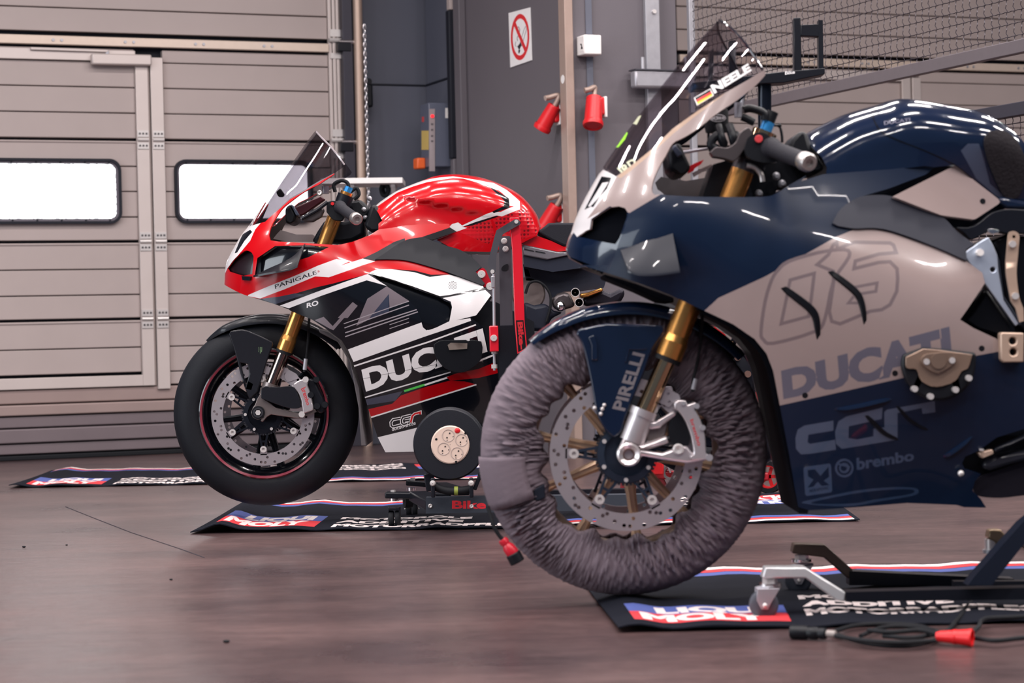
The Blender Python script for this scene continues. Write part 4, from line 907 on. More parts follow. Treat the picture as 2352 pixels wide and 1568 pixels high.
PT = [(1, redup), (3, PG('A', 415, 1414, 560, 1397, 690, 1370, 760, 1382, 530, 1458)), (2, PG('A', 300, 1390, 500, 1305, 700, 1225, 870, 1150, 1020, 1095, 1130, 1112, 1050, 1150, 1230, 1092, 1330, 1115, 1220, 1150, 1140, 1180, 960, 1242, 850, 1235, 600, 1340, 410, 1412)),
      (8, PG('A', 1230, 1092, 1340, 1040, 1480, 960, 1568, 930, 1568, 1000, 1420, 1080, 1330, 1112)), 
      (2, LL([z('A', 565, 1470, 860, 1360, 1270, 1216) + z('C', 342, 303, 280, 285, 195, 262, 0, 328) + z('A', 900, 1390, 640, 1490)])),
      (2, LL([z('C', 215, 205, 260, 185, 370, 181, 540, 202, 650, 237, 790, 221, 900, 250, 1045, 302, 1035, 314, 790, 368, 722, 376, 600, 332, 480, 287, 330, 242)])),
      (8, LL([circ(*z('C', 815 + 11 * (i + .5 * (j % 2)), 300 + 10 * j)[0], 1.15, 6) for j in range(-3, 4) for i in range(-3, 4) if (i + .5 * (j % 2)) ** 2 * 121 + 100 * j * j < 1000])),
      (0, PG('C', 370, 181, 540, 192, 660, 222, 790, 218, 650, 238, 540, 204)),
      (2, PG('C', 742, 390, 1050, 332, 1095, 370, 1012, 482, 985, 514, 790, 562, 810, 455, 800, 415)),
      (4, PG('C', 200, 395, 340, 305, 500, 410, 360, 462, 355, 360, 210, 545, 120, 590)), (3, PG('C', 355, 360, 355, 495, 205, 545)),
      (4, LL([z('D', 1075, 172, 1140, 148, 1205, 215, 1290, 120, 1310, 130, 1210, 245, 1180, 232)])),
      (4, PG('A', 1030, 1568, 1150, 1440, 1190, 1470, 1110, 1568)),
      (5, ST('C', 7, 35, 605, 500, 440)), (5, ST('C', 8, 40, 640, 570, 468)), (5, ST('C', 8, 40, 668, 572, 486)), (5, ST('C', 6, 30, 575, 500, 412)), (5, ST('C', 5, 360, 582, 500, 535)), (5, ST('C', 5, 360, 610, 500, 563)),
      (2, PG('C', 60, 760, 590, 565, 600, 600, 625, 622, 790, 557, 942, 535, 947, 553, 800, 605, 620, 665, 100, 850)), (2, ST('C', 11, 104, 880, 640, 706, 982, 582)),
      (2, quad(text('DUCATI', .05, 0, 1.0), *z('C', 156, 905, 1030, 605, 1066, 778, 190, 1066))), (0, ST('C', 2.5, 150, 975, 330, 938, 700, 868)),
      (2, ST('C', 9, 178, 1107, 470, 1020, 800, 923)), (2, ST('C', 13, 605, 1018, 790, 958)), (6, ST('C', 15, 465, 1060, 612, 1014)), (2, ST('C', 13, 1005, 842, 1130, 792)),
      (3, PG('C', 180, 1122, 455, 1060, 400, 1130, 190, 1162)), (7, PG('C', 207, 1190, 250, 1180, 380, 1150, 440, 1092, 620, 1030, 790, 985, 900, 990, 990, 1012, 225, 1247)), (7, PG('C', 770, 960, 830, 935, 1000, 900, 1125, 850, 1140, 930, 1000, 965, 800, 985)),
      (2, ST('C', 10, 222, 1250, 985, 1013)), (2, PG('C', 272, 1393, 590, 1315, 620, 1310, 700, 1500, 330, 1510)),
      (2, ST(cg[0][0], 22, *cg[0][1:])), (2, ST(cg[1][0], 22, *cg[1][1:])), (0, ST(cg[0][0], 10, *cg[0][1:])), (0, ST(cg[1][0], 10, *cg[1][1:])), (2, ST(rr_[0], 22, *rr_[1:])), (1, ST(rr_[0], 13, *rr_[1:])),
      (2, quad(text('ducati-sh.de', .012), *z('C', 373, 1324, 546, 1274, 549, 1300, 378, 1348))),
      (8, quad(text('PANIGALE', .01), *z('A', 525, 1302, 858, 1187, 864, 1216, 530, 1336))), (1, quad(text('S', .03), *z('A', 868, 1190, 884, 1185, 886, 1200, 870, 1205))),
      (2, quad(text('RO', .03), *z('A', 782, 1450, 872, 1424, 878, 1464, 782, 1488)))]
def painted(B, name, outline, mats, PT, **kw):
    """paint layers carry their own material number; the last one on top wins"""
    W = kw.pop('W', None)
    mm = [mats[0]]; 
    for i, _ in PT: mm.append(mats[i])
    o = B.panel(name, outline, mm, paints=[p for _, p in PT], W=W, **kw)
    return o
painted(R, 'side_fairing', body, RM, PT, holes=[rec, wrec], inner=INN, mirror=True, grid=.02)
big = lambda pts, f: [(np.mean([q[0] for q in pts]) + (x - np.mean([q[0] for q in pts])) * f, np.mean([q[1] for q in pts]) + (y - np.mean([q[1] for q in pts])) * f) for x, y in pts]
R.panel('air_outlet', big(rec, 1.12), [GLB], off=-.030, thick=.004)
R.panel('wing_recess', big(wrec, 1.10), [GLB], off=-.022, thick=.004)
# winglet: a blade that stands out from the fairing
def winglet(B, root_, tip_, m):
    a = [B.w3(*np.insert(q, 1, float(B.W(*q)))) for q in B.surf(root_, B.W)]
    q = B.surf(tip_, B.W); b = [B.w3(u[0], float(B.W(*u)) + .055, u[1]) for u in q]
    V = a + b + [p + Z3 * .006 for p in a] + [p + Z3 * .006 for p in b]; n = len(a)
    F = []
    for i in range(n - 1):
        F += [(i, i + 1, n + i + 1, n + i), (2 * n + i, 3 * n + i, 3 * n + i + 1, 2 * n + i + 1), (n + i, n + i + 1, 3 * n + i + 1, 3 * n + i), (i, 2 * n + i, 2 * n + i + 1, i + 1)]
    F += [(0, n, 3 * n, 2 * n), (n - 1, 3 * n - 1, 4 * n - 1, 2 * n - 1)]
    M().add(V, F).o('winglet', m, B.root, smooth=60)
winglet(R, sm(z('A', 372, 1238, 480, 1185, 600, 1132, 690, 1075, 770, 985), 3), sm(z('A', 372, 1246, 500, 1222, 600, 1205, 670, 1190, 722, 1168), 3), CARB)
# black cover along the frame
fc = sm(z('B', 135, 930, 230, 868, 330, 797, 450, 733, 600, 708), 3) + z('B', 640, 720, 700, 745) + sm(z('B', 700, 745, 850, 798, 960, 830, 1080, 900, 1180, 1000), 3) + z('B', 1120, 1050, 1210, 1165, 1190, 1182) + sm(z('B', 1190, 1182, 900, 1075, 700, 1010, 440, 940, 250, 928), 3)
R.panel('frame_cover', fc, [MATB], off=.006, thick=.012, mirror=True)
R.panel('frame_strip', z('B', 600, 704, 870, 612, 935, 652, 690, 735), [GLB], off=.004, thick=.01)
# fuel tank
tank = sm(z('B', 132, 402, 200, 345, 350, 248, 500, 185, 620, 140, 720, 105, 870, 86, 1000, 90, 1150, 113, 1280, 150, 1400, 198, 1520, 262, 1620, 345, 1700, 445, 1740, 520, 1762, 600), 4) + z('B', 1722, 690, 1560, 770, 1430, 805, 1250, 848, 1000, 842, 850, 790, 740, 728, 935, 655, 870, 618, 862, 572, 760, 574, 600, 577, 430, 588, 300, 612, 168, 645, 168, 570, 205, 540, 168, 470)
wst = z('B', 100, 400, 132, 398, 200, 338, 350, 240, 500, 178, 640, 140, 760, 118, 900, 106, 1100, 135, 1250, 163, 1300, 170, 1430, 240, 1555, 350, 1560, 430, 1380, 500, 1330, 490, 1130, 552, 1090, 580, 990, 600, 1040, 612, 930, 652, 858, 608, 890, 575, 950, 558, 990, 588, 1230, 475, 1290, 455, 1370, 455, 1450, 418, 1510, 400, 1450, 395, 1450, 330, 1340, 235, 1180, 180, 1000, 128, 900, 124, 640, 165, 500, 208, 350, 268, 140, 414)
bed = z('B', 1160, 180, 1250, 193, 1330, 248, 1447, 322, 1457, 415, 1300, 468, 1285, 452, 1400, 397, 1405, 345, 1262, 216)
painted(R, 'fuel_tank', tank, [RED, WHP, GLB, PAD, mat('print_dark', (0, 0, 0))], [(3, PG('B', 965, 655, 1090, 585, 1270, 530, 1310, 690, 1250, 770, 1190, 750)), (3, PG('B', 1290, 530, 1560, 440, 1640, 440, 1735, 640, 1700, 690, 1580, 720, 1330, 610)), (1, LL([wst])), (2, LL([bed])), (2, PG('B', 990, 602, 1130, 552, 1330, 492, 1350, 500, 1130, 575, 1090, 590)),
        (4, quad(text('DUCATI', .02, .3), *z('B', 770, 152, 862, 150, 862, 172, 770, 176)))], W=R.WT, mirror=True, inner=INN, grid=.013)
# tail and seat
def Wtail(x, y): return np.full_like(np.asarray(x, float), .095) + 0 * y
R.panel('tail_fairing', z('B', 1560, 760, 1722, 688, 1870, 742, 1985, 796, 2080, 800, 2080, 830, 1930, 845, 1580, 775), [RED], W=Wtail, thick=.02, mirror=True)
def Wseat(x, y): return np.full_like(np.asarray(x, float), .10) + 0 * y
sp = R.loc(z('B', 1728, 655, 1840, 562, 2060, 560, 2300, 560, 2300, 760, 1995, 795, 1960, 780, 1870, 738), .1)
m = M(); n = len(sp); V = []
for yv, f in ((-.10, .96), (-.085, 1), (.085, 1), (.10, .96)): 
    cc = sp.mean(0); V += [R.w3(*(np.insert(cc + (q - cc) * f, 1, yv))) for q in sp]
F = [(i * n + k, i * n + (k + 1) % n, (i + 1) * n + (k + 1) % n, (i + 1) * n + k) for i in range(3) for k in range(n)] + [list(range(n)), list(range(3 * n, 4 * n))]
m.add(V, F).o('seat', mat('seat_foam', (40, 37, 41), .8, bump=.5, bscale=500), R.root, bevel=.006)
R.plate('subframe_cover', [z('B', 1580, 775, 1930, 848, 2050, 850, 2040, 880, 1820, 925, 1590, 880)], -.10, .10, mat('cover_grey', (92, 88, 94), .3, coat=.6), bevel=.004)
for k in range(2): R.plate('cover_slot', [z('B', 1600 + k * 110, 815 + k * 22, 1690 + k * 110, 836 + k * 18, 1700 + k * 110, 846 + k * 18, 1600 + k * 110, 828 + k * 20)], .095, .1015, BLKP)
R.plate('tail_underside', [z('B', 1590, 884, 1820, 928, 2040, 884, 2300, 900, 2200, 1000, 1880, 1045, 1600, 992)], -.08, .09, mat('slate_plastic', (46, 48, 58), .5), bevel=.006)
# engine, inner parts, rear end
R.plate('engine_block', [z('C', 300, 560, 900, 380, 1130, 420, 1400, 560, 1420, 900, 1200, 1150, 900, 1400, 400, 1430, 200, 900)], -.13, .13, mat('engine_dark', (30, 30, 34), .5, metal=.3), bevel=.02)
R.plate('radiator', [z('D', 1100, 235, 1180, 255, 1250, 310, 1335, 470, 1400, 660, 1420, 900, 1450, 1080, 1410, 1080, 1390, 800, 1330, 480, 1240, 330, 1110, 262)], -.17, .17, mat('radiator_grey', (88, 82, 84), .5, metal=.3), bevel=.003)
ec = R.surf(z('C', 855, 800), R.W)[0]; cc = R.w3(ec[0], .24, ec[1])
cover = sm(z('C', 680, 722, 688, 800, 740, 878, 800, 914, 880, 926, 960, 890, 1018, 830, 1030, 745), 4) + z('C', 1020, 702, 950, 690, 925, 700, 910, 690, 800, 692, 720, 698)
ecv = R.plate('engine_cover', [cover], .19, .262, mat('cover_black', (14, 14, 18), .34, coat=.3), bevel=.012)
R.plate('cover_plug', [z('C', 778, 728, 800, 712, 920, 716, 918, 755, 790, 764)], .26, .272, mat('plug_grey', (128, 116, 108), .4, metal=.5), ecv, bevel=.006)
R.plate('swingarm', [z('X', 1240, 770, 1330, 745, 1500, 800, 1700, 850, 1700, 885, 1500, 880, 1260, 850)], -.10, .10, mat('engine_dark', (0, 0, 0)), bevel=.01)
RW = at(1640, 874, 7.06)
rw = R.wheel(GLB, mat('satin_black_metal', (0, 0, 0)), None, [(50 + 72 * k + d * .3, 50 + 72 * k + d) for k in range(5) for d in (-13, 13)], 0, C=RW, R=.318, wd=1.55, name='rear_wheel')
spr = M().lathe(RW, (0, -1., 0), [(.02, .085), (.116, .085), (.121, .088), (.121, .093), (.116, .096), (.02, .096)], 60).o('sprocket', mat('sprocket_dark', (48, 46, 48), .4, metal=.6), rw)
o_ = R.O; R.O = RW
for k in range(10):
    q = R.pol(.101, 12 + 36 * k, .096); M().cyl(q, q + (0, -.012, 0), .011, 12).o('sprocket_nut', mat('nut_bronze', (150, 120, 110), .35, metal=.8), rw)
m = M(); 
for k in range(64):
    a = k * 360 / 64
    if -30 < ((a + 180) % 360) - 180 < 130: m.box(R.pol(.124, a, .0905), (.011, .018, .009), (R.pol(1, a + 90, 0) - R.pol(0, 0, 0), np.array([0, 1., 0]), R.pol(1, a, 0) - R.pol(0, 0, 0)))
R.O = o_
m.o('drive_chain', mat('chain_dark', (50, 46, 50), .35, metal=.7), R.root); m = M()
cp = RW + np.array([.05, -.0905, .124])
for k in range(34): m.box(cp + np.array([-.0125 * k, 0, -.001 * k]), (.0105, .016, .007 + .003 * (k % 2)))
m.o('drive_chain', mat('chain_gold', (176, 140, 110), .35, metal=.8), R.root)
R.plate('chain_guard', [z('M', 196, 95, 285, 160, 275, 172, 205, 172)], .10, .104, REDP); R.plate('paddock_hook', [z('M', 510, 590, 535, 578, 560, 620, 595, 765, 575, 788, 550, 760)], .10, .115, REDP)
R.plate('rear_shock', [z('Q', 845, 640, 960, 622, 1130, 560, 1160, 600, 960, 680, 860, 700)], .02, .06, GOLD, bevel=.01)
for (x, y_, rr2) in ((790, 625, .0135), (838, 755, .0135)):
    q = R.p('Q', x, y_, .10); t = M().lathe(q, (0, -1, 0), [(rr2, -.03), (rr2, .02), (rr2 * .86, .02), (rr2 * .86, -.02), (.001, -.02)], 24).o('shock_valve', BLKP, R.root); M().lathe(q, (0, -1, 0), [(rr2 * 1.0, .018), (rr2 * 1.06, .022), (rr2 * .9, .022)], 24).o('valve_ring', BOLT, t)
R.plate('shock_body', [z('Q', 480, 720, 560, 640, 640, 610, 720, 640, 800, 800, 640, 850, 520, 840)], -.02, .07, mat('cast_dark', (84, 78, 80), .35, metal=.7), bevel=.012)
q = R.p('Q', 600, 800, .09); M().sph(q, .016, 14, (1, 1, 1.1)).o('valve_cap', CHROME, R.root)
R.plate('exhaust_can', [z('Q', 880, 690, 1160, 600, 1250, 640, 1400, 560, 1440, 640, 1380, 740, 1260, 790, 900, 800)], -.06, .03, mat('can_dark', (52, 44, 48), .4, metal=.5), bevel=.02)
R.plate('undertray', [z('Q', 120, 260, 340, 330, 560, 360, 760, 250, 1000, 260, 1200, 430, 1160, 560, 880, 600, 640, 610, 480, 700, 420, 560, 300, 480, 160, 470)], -.09, .02, mat('slate_plastic', (0, 0, 0)), bevel=.01)
q = R.p('Q', 190, 640, .02); M().lathe(q, (0, -1, 0), [(.002, .0), (.05, .0), (.055, -.01), (.055, -.05)], 32).o('tank_vent_drum', mat('drum_grey', (120, 108, 106), .45), R.root)
M().tube(R.pp('Q', (150, 640, 200, 510, 300, 480, 400, 540, 470, 660, 470, 820, 420, 1000), .07), .0045, 8, smooth=5).o('hose', RUB, R.root)
R.plate('rear_cylinder', [z('Q', 130, 740, 260, 790, 400, 760, 520, 860, 640, 880, 480, 960, 420, 1120, 120, 1120)], -.1, .06, mat('slate_plastic', (0, 0, 0)), bevel=.015)
# red lever plate at the rear of the frame cover
t = R.plate('pivot_plate', [sm(z('B', 1118, 1052, 1190, 1005, 1225, 1030), 3) + z('B', 1275, 1150, 1290, 1190, 1240, 1200, 1200, 1190)], .185, .195, mat('anodised_red', (176, 20, 38), .3, metal=.3), bevel=.002)
for (x, y_) in ((1180, 1068), (1262, 1188)): q = R.p('B', x, y_, .195); M().lathe(q, (0, -1, 0), [(.001, .006), (.011, .006), (.013, 0), (.013, -.002)], 18).o('pivot_bolt', BOLT, t)
# ---- cockpit -------------------------------------------------------------------
def cockpit(B, k, tr, bar0, bar1, cap, gold, blue, clampc, red_btn, sc=1.):
    pass
g0, g1 = R.p('A', 1045, 680, .17), R.p('A', 1165, 765, .33); d = (g1 - g0) / np.linalg.norm(g1 - g0)
gr = M().lathe(g0, d, [(.001, 0), (.021, 0), (.021, .012), (.017, .02), (.0165, .12), (.0165, np.linalg.norm(g1 - g0)), (.001, np.linalg.norm(g1 - g0))], 20).o('handlebar_grip', mat('grip_rubber', (44, 38, 42), .75, bump=.6, bscale=300), R.root)
e = g1; M().lathe(e, d, [(.001, .0), (.017, 0), (.019, .006), (.019, .024), (.016, .030), (.009, .030), (.008, .024), (.001, .024)], 20).o('bar_end', ALU, gr)
sg_ = R.plate('switch_gear', [sm(z('A', 940, 640, 1010, 630, 1060, 670, 1080, 760), 3) + sm(z('A', 1060, 790, 990, 780, 940, 720), 3)], .14, .18, BLKP, bevel=.006); R.plate('kill_button', [circ(*z('A', 988, 653)[0], 4, 10)], .179, .186, REDP, sg_)
for sgn in (1, -1):
    q = R.p('X', 793, 452, .107 * sgn); dn = dfk
    M().cyl(q - dn * .006, q + dn * .05, .026, 20).o('top_clamp', BLKM, R.root)
    f = M().cyl(q - dn * .016, q - dn * .004, .020, 20).o('fork_cap', GOLD, R.root); M().cyl(q - dn * .034, q - dn * .014, .013, 8).o('adjuster', BLUE, f)
M().cyl(R.p('X', 775, 482, -.107), R.p('X', 775, 482, .107), .022, 12).o('triple_clamp', BLKM, R.root)
M().cyl(R.p('X', 740, 560, -.107), R.p('X', 740, 560, .107), .026, 12).o('lower_clamp', BLKM, R.root)
R.plate('dashboard', [z('A', 610, 690, 650, 655, 700, 750, 690, 790, 640, 820, 610, 800)], -.08, .09, BLKP, bevel=.008); R.plate('dash_bezel', [z('A', 650, 655, 672, 668, 720, 745, 700, 752)], -.085, .095, mat('bezel_slate', (70, 76, 92), .3), bevel=.003)
R.plate('clutch_perch', [z('A', 735, 770, 800, 735, 900, 680, 925, 700, 900, 760, 830, 800, 760, 800)], .16, .19, mat('perch_grey', (84, 77, 78), .35, metal=.6), bevel=.006)
M().tube(R.pp('A', (740, 775, 800, 740, 870, 700, 950, 640), .2), .006, 8, smooth=4).o('clutch_lever', BLKM, R.root)
R.plate('lever_guard', [z('A', 665, 690, 900, 590, 930, 620, 760, 740, 700, 760)], .02, .05, mat('dark_maroon', (70, 24, 32), .35), bevel=.004)
R.plate('inner_fairing', [z('A', 500, 900, 560, 860, 700, 900, 830, 900, 900, 960, 620, 955, 510, 935)], -.15, -.145, mat('inner_grey', (132, 122, 122), .5))
R.plate('steering_damper', [z('A', 1110, 640, 1220, 620, 1290, 700, 1260, 800, 1150, 780)], -.02, .06, BLKP, bevel=.01)
for (x, y_) in ((1238, 700), (1285, 612), (1250, 765)): q = R.p('A', x, y_, .07); M().lathe(q, (0, -1, 0), [(.001, .005), (.003, .005), (.0055, .002), (.008, -.004)], 14).o('cockpit_bolt', STEEL, R.root)
M().tube(R.pp('A', (1010, 560, 1000, 500, 1060, 470, 1110, 490, 1120, 560), .10), .006, 8, smooth=5).o('cable', RUB, R.root); M().tube(R.pp('A', (1130, 560, 1180, 530, 1200, 580, 1160, 620), .05), .006, 8, smooth=5).o('cable', RUB, R.root)
M().cyl(R.p('A', 930, 515, .12), R.p('A', 930, 575, .12), .012, 16).o('fluid_reservoir', mat('reservoir_smoke', (84, 76, 84), .3), R.root)
q = R.p('A', 885, 567, .13); M().lathe(q, (0, -1, 0), [(.001, .004), (.006, .006), (.009, .002), (.009, -.01)], 14).o('mirror_mount', BOLT, R.root)
R.plate('screen_mount', [z('A', 535, 560, 570, 530, 605, 580, 590, 600, 555, 600)], .03, .05, BLKP, bevel=.004)
R.plate('airbox_side', [z('A', 1290, 680, 1330, 650, 1400, 760, 1380, 880, 1290, 880, 1240, 830)], -.05, .11, BLKP, bevel=.01)
R.plate('headstock', [z('A', 820, 960, 870, 870, 930, 780, 1080, 800, 1230, 760, 1240, 900, 1150, 950, 1060, 965)], -.07, .07, mat('engine_dark', (0, 0, 0)), bevel=.01)
# ------------------------------------------------------------------ navy and sand motorcycle
K = Bike('motorcycle', 'navy blue and sand racing motorcycle with its front wheel in a tyre warmer', 1433, 1037, 4.78)
NAVY = mat('gloss_navy', (22, 38, 60), .14, coat=1., var=.03)
SAND = mat('sand_paint', (147, 130, 127), .22, coat=1., var=.02)
SANDD = mat('graphic_umber', (112, 98, 100), .24, coat=1., var=.02)
LETT = mat('graphic_pewter', (92, 90, 104), .24, coat=1., var=.02)
NAVL = mat('graphic_haze', (66, 78, 100), .2, coat=1., var=.02)
NAVM = mat('graphic_dusk', (40, 58, 84), .2, coat=1., var=.02)
K_sil = sm(z('F', 45, 1310, 62, 1250, 80, 1205, 100, 1140, 150, 1030, 230, 890, 330, 738, 430, 598, 560, 428, 700, 250, 800, 138, 896, 36), 4)
K.set_front(K_sil); K.dent = 0.
tsil = sm(z('G', 380, 505, 445, 438, 490, 388, 700, 280, 850, 228, 980, 192, 1060, 163, 1170, 148, 1310, 160, 1500, 193, 1700, 233, 1850, 300, 1940, 358, 2045, 460, 2110, 560, 2160, 700, 2190, 900), 4)
K.set_top(tsil)
GSP = mat('wheel_bronze', (198, 166, 140), .32, metal=.55)
kw = K.wheel(mat('rim_bronze', (120, 98, 84), .35, metal=.7), GSP, None, [(a + 5, a) for a in (277, 313, 349, 25, 61, 97, 130, 168, 203, 240)], 178, ri=.020, mhub=mat('carrier_slate', (40, 50, 66), .4, metal=.5), rh=.8)
K.discs(kw, mat('carrier_slate', (40, 50, 66), .4, metal=.5), DISC, 178)
FND = NAVY
K.fender(FND, [38, 55, 75, 95, 115, 129], [.340, .336, .332, .329, .327, .323], [.07, .078, .082, .082, .080, .066], [.03, .035, .036, .036, .03, .018])
kcov = z('E', 545, 195) + sm(z('E', 545, 195, 575, 245, 598, 330, 625, 460, 650, 600, 690, 680, 738, 728), 3) + sm(z('E', 738, 728, 775, 700, 800, 620, 850, 500, 900, 380, 940, 270, 1000, 185), 3) + z('E', 990, 150, 700, 140, 560, 170)
for sg in (1, -1):
    c = K.plate('fork_cover', [kcov], .113 * sg - .006, .113 * sg + .006, NAVY, bevel=.004, paints=[quad(text('PIRELLI', .03), *z('E', 730, 578, 838, 285, 900, 300, 795, 592))], mats=[mat('print_pewter', (112, 106, 110), .35)])
    if sg > 0:
        for (x, y) in ((680, 580), (672, 605), (690, 560), (640, 575)): M().sph(K.p('E', x, y, .1195), .0045, 8).o('cover_screw', BOLT, c)
        K.plate('cover_rib', stroke(z('E', 800, 340, 815, 270, 905, 270), 5), .1185, .1225, NAVY, c, bevel=.001); K.plate('cover_rib', stroke(z('E', 622, 205, 640, 250, 640, 330), 14), .118, .124, NAVY, c, bevel=.002)
KF = [z('P', 1180, 1110)[0], z('E', 1020, 315)[0], z('E', 885, 610)[0]]
for sg in (1, -1):
    f, dk, lp = fork(K, KF, .107 * sg, GOLD, GOLD2, .0260, .0200)
    M().cyl(lp - dk * .006, lp + dk * .062, .0275, 24).lathe(lp, dk, [(.024, -.012), (.030, -.012), (.030, .004), (.024, .004)], 24, close=True).o('fork_foot_clamp', CAL, f)
    M().cyl(K.p('P', 1330, 700, .107 * sg), K.p('P', 1180, 1110, .107 * sg), .0255, 20).o('fork_upper', mat('cast_dark', (0, 0, 0)), K.root)
q = K.p('L', 878, 640, .125)
kf = K.plate('fork_foot', [z('L', 800, 560, 830, 490, 960, 540, 1000, 560, 1225, 475, 1235, 540, 1000, 600, 1180, 628, 1340, 570, 1400, 560, 1440, 610, 1500, 650, 1560, 640, 1590, 670, 1560, 700, 1400, 720, 1180, 690, 1000, 655, 960, 700, 880, 745, 800, 715, 770, 650)], .098, .126, CAL, bevel=.005)
M().lathe(q, (0, -1, 0), [(.0255, -.03), (.0255, .010), (.0215, .014), (.016, .010), (.0125, .008), (.0125, -.03)], 32, close=True).o('axle_clamp', mat('nickel_bright', (214, 208, 208), .25, metal=.7), kf)
M().cyl(q, q + (0, .03, 0), .0128, 20).o('axle_bore', mat('bore_dark', (30, 22, 22), .4), kf); M().lathe(q, (0, -1, 0), [(.0128, .006), (.0128, .009), (.010, .009), (.010, 0)], 20, close=True).o('axle_ring', mat('ring_umber', (110, 88, 84), .4, metal=.6), kf)
K.plate('caliper_arm', [z('L', 1040, 345, 1130, 340, 1290, 245, 1315, 285, 1190, 375, 1160, 405, 1060, 420)], .10, .122, CAL, kf, bevel=.005)
K.plate('caliper_web', [z('L', 1050, 415, 1200, 350, 1240, 345, 1205, 480, 1050, 525, 1040, 500)], .098, .110, mat('foot_grey', (0, 0, 0)), kf, bevel=.003)
M().cyl(K.p('L', 985, 585, .112), K.p('L', 1225, 505, .112), .0085, 16).o('caliper_spar', CAL, kf); M().cyl(K.p('L', 1225, 505, .112), K.p('L', 1300, 478, .112), .0075, 16).o('radial_bolt', BLKM, kf)
for (x, y) in ((1325, 595),): 
    c_ = K.p('L', x, y, .126); M().lathe(c_, (0, -1, 0), [(.001, .004), (.009, .006), (.0125, .002), (.0125, -.004)], 16).o('caliper_stud', BOLT, kf)
kcal = K.plate('brake_caliper', [z('L', 1290, 180, 1330, 150, 1395, 155, 1410, 195, 1480, 170, 1500, 195, 1475, 225) + sm(z('L', 1475, 235, 1530, 340, 1565, 470, 1575, 630), 3) + z('L', 1620, 655, 1600, 690, 1450, 690, 1430, 660, 1465, 640) + sm(z('L', 1465, 600, 1440, 470, 1390, 340, 1330, 255, 1295, 235), 3)], .100, .146, CAL, bevel=.005,
                paints=[quad(text('brembo', .02), *z('L', 1460, 318, 1535, 555, 1500, 566, 1430, 330))], mats=[mat('print_red', (0, 0, 0))])
K.plate('caliper_pistons', [sm(z('L', 1330, 250, 1250, 340, 1240, 470, 1290, 560, 1420, 560), 3) + z('L', 1440, 470, 1390, 340)], .085, .12, BLKP, kcal, bevel=.004)
for (x, y, r) in ((1370, 180, .0045), (1490, 205, .006), (1545, 400, .006), (1605, 668, .0075)):
    c_ = K.p('L', x, y, .146); M().cyl(c_, c_ + (0, -.004, 0), r, 10).o('caliper_bolt', STEEL, kcal)
K.plate('disc_shield', [z('L', 1215, 35, 1330, 100, 1345, 140, 1290, 165, 1240, 215, 1160, 175)] + [circ(*z('L', *c_)[0], 3.6, 10) for c_ in ((1235, 95), (1245, 168))], .101, .105, DISC, kcal)
M().tube(K.pp('E', (1145, 490, 1150, 420, 1175, 310, 1190, 190, 1195, 60), .09), .0035, 8, smooth=5).o('sensor_cable', RUB, K.root)
M().cyl(K.p('E', 1147, 480, .09), K.p('E', 1160, 425, .09), .006, 10).o('cable_fitting', STEEL, K.root)
# ---- bodywork
kn_top = z('F', 1140, 316, 1152, 322, 1152, 345) + sm(z('F', 1152, 345, 1100, 400, 1000, 480, 880, 560, 780, 640, 700, 690, 640, 722, 600, 790, 560, 860, 530, 930, 524, 985, 540, 1008), 3)
scr_lo = z('F', 1145, 316, 1060, 368, 930, 442, 780, 540, 640, 640, 540, 740, 430, 830, 330, 905)
knose = [q for q in K_sil if q[1] > z('F', 0, 880)[0][1]] + z('F', 255, 868, 325, 905, 430, 830, 540, 740, 640, 640, 780, 540, 930, 442, 1060, 368) + kn_top + z('F', 575, 1003, 395, 1110, 375, 1180, 345, 1260, 300, 1400, 280, 1432, 70, 1352)
kint = z('F', 190, 1142, 240, 1108, 290, 1076, 340, 1070, 375, 1080, 388, 1100, 385, 1130, 345, 1245, 322, 1280, 240, 1265, 112, 1238, 160, 1205, 185, 1195)
navn = LL([z('F', 20, 1330, 90, 1215, 110, 1240, 180, 1200, 188, 1140, 290, 1070, 400, 1106, 395, 1110, 380, 1180, 300, 1440, 40, 1400)])
numw = LL([z('F', 60, 1215, 60, 1100, 130, 1000, 235, 862, 330, 903, 300, 960, 165, 1140, 240, 1100, 185, 1160, 190, 1200, 110, 1240)])
numb = LL([z('F', 245, 905, 300, 912, 275, 975, 180, 1075, 150, 1090), z('F', 250, 940, 285, 935, 200, 1075, 170, 1070)])
painted(K, 'front_fairing', knose, [SAND, NAVY, WHP, GLB, mat('clear_edge', (176, 150, 132), .12, coat=1.)], [(2, numw), (3, numb), (1, navn), (4, LL([z('F', 330, 905, 430, 830, 540, 740, 640, 640, 780, 540, 930, 442, 900, 470, 760, 575, 640, 670, 520, 780, 400, 880, 350, 915)]))], holes=[kint], inner=mat('duct_black', (14, 15, 20), .9, spec=.08), mirror=True, grid=.02)
K.panel('intake_duct', big(kint, 1.22), [mat('duct_black', (14, 15, 20), .9, spec=.08)], W=lambda x, y: K.W(x, y) * .78 - .004, mirror=True)
kscr = [q for q in K_sil if q[1] <= z('F', 0, 872)[0][1]] + z('F', 905, 36, 960, 82, 1020, 142, 1080, 222, 1128, 298, 1142, 316) + scr_lo[1:]
SCM = [screen_mat('tinted_screen', (40, 38, 42), .80), mat('decal_white', (232, 228, 228), .3), mat('flag_black', (20, 18, 18), .3), mat('flag_red', (206, 24, 24), .3), mat('flag_gold', (236, 186, 40), .3), mat('decal_lime', (140, 210, 40), .3), mat('decal_pale', (176, 178, 150), .3)]
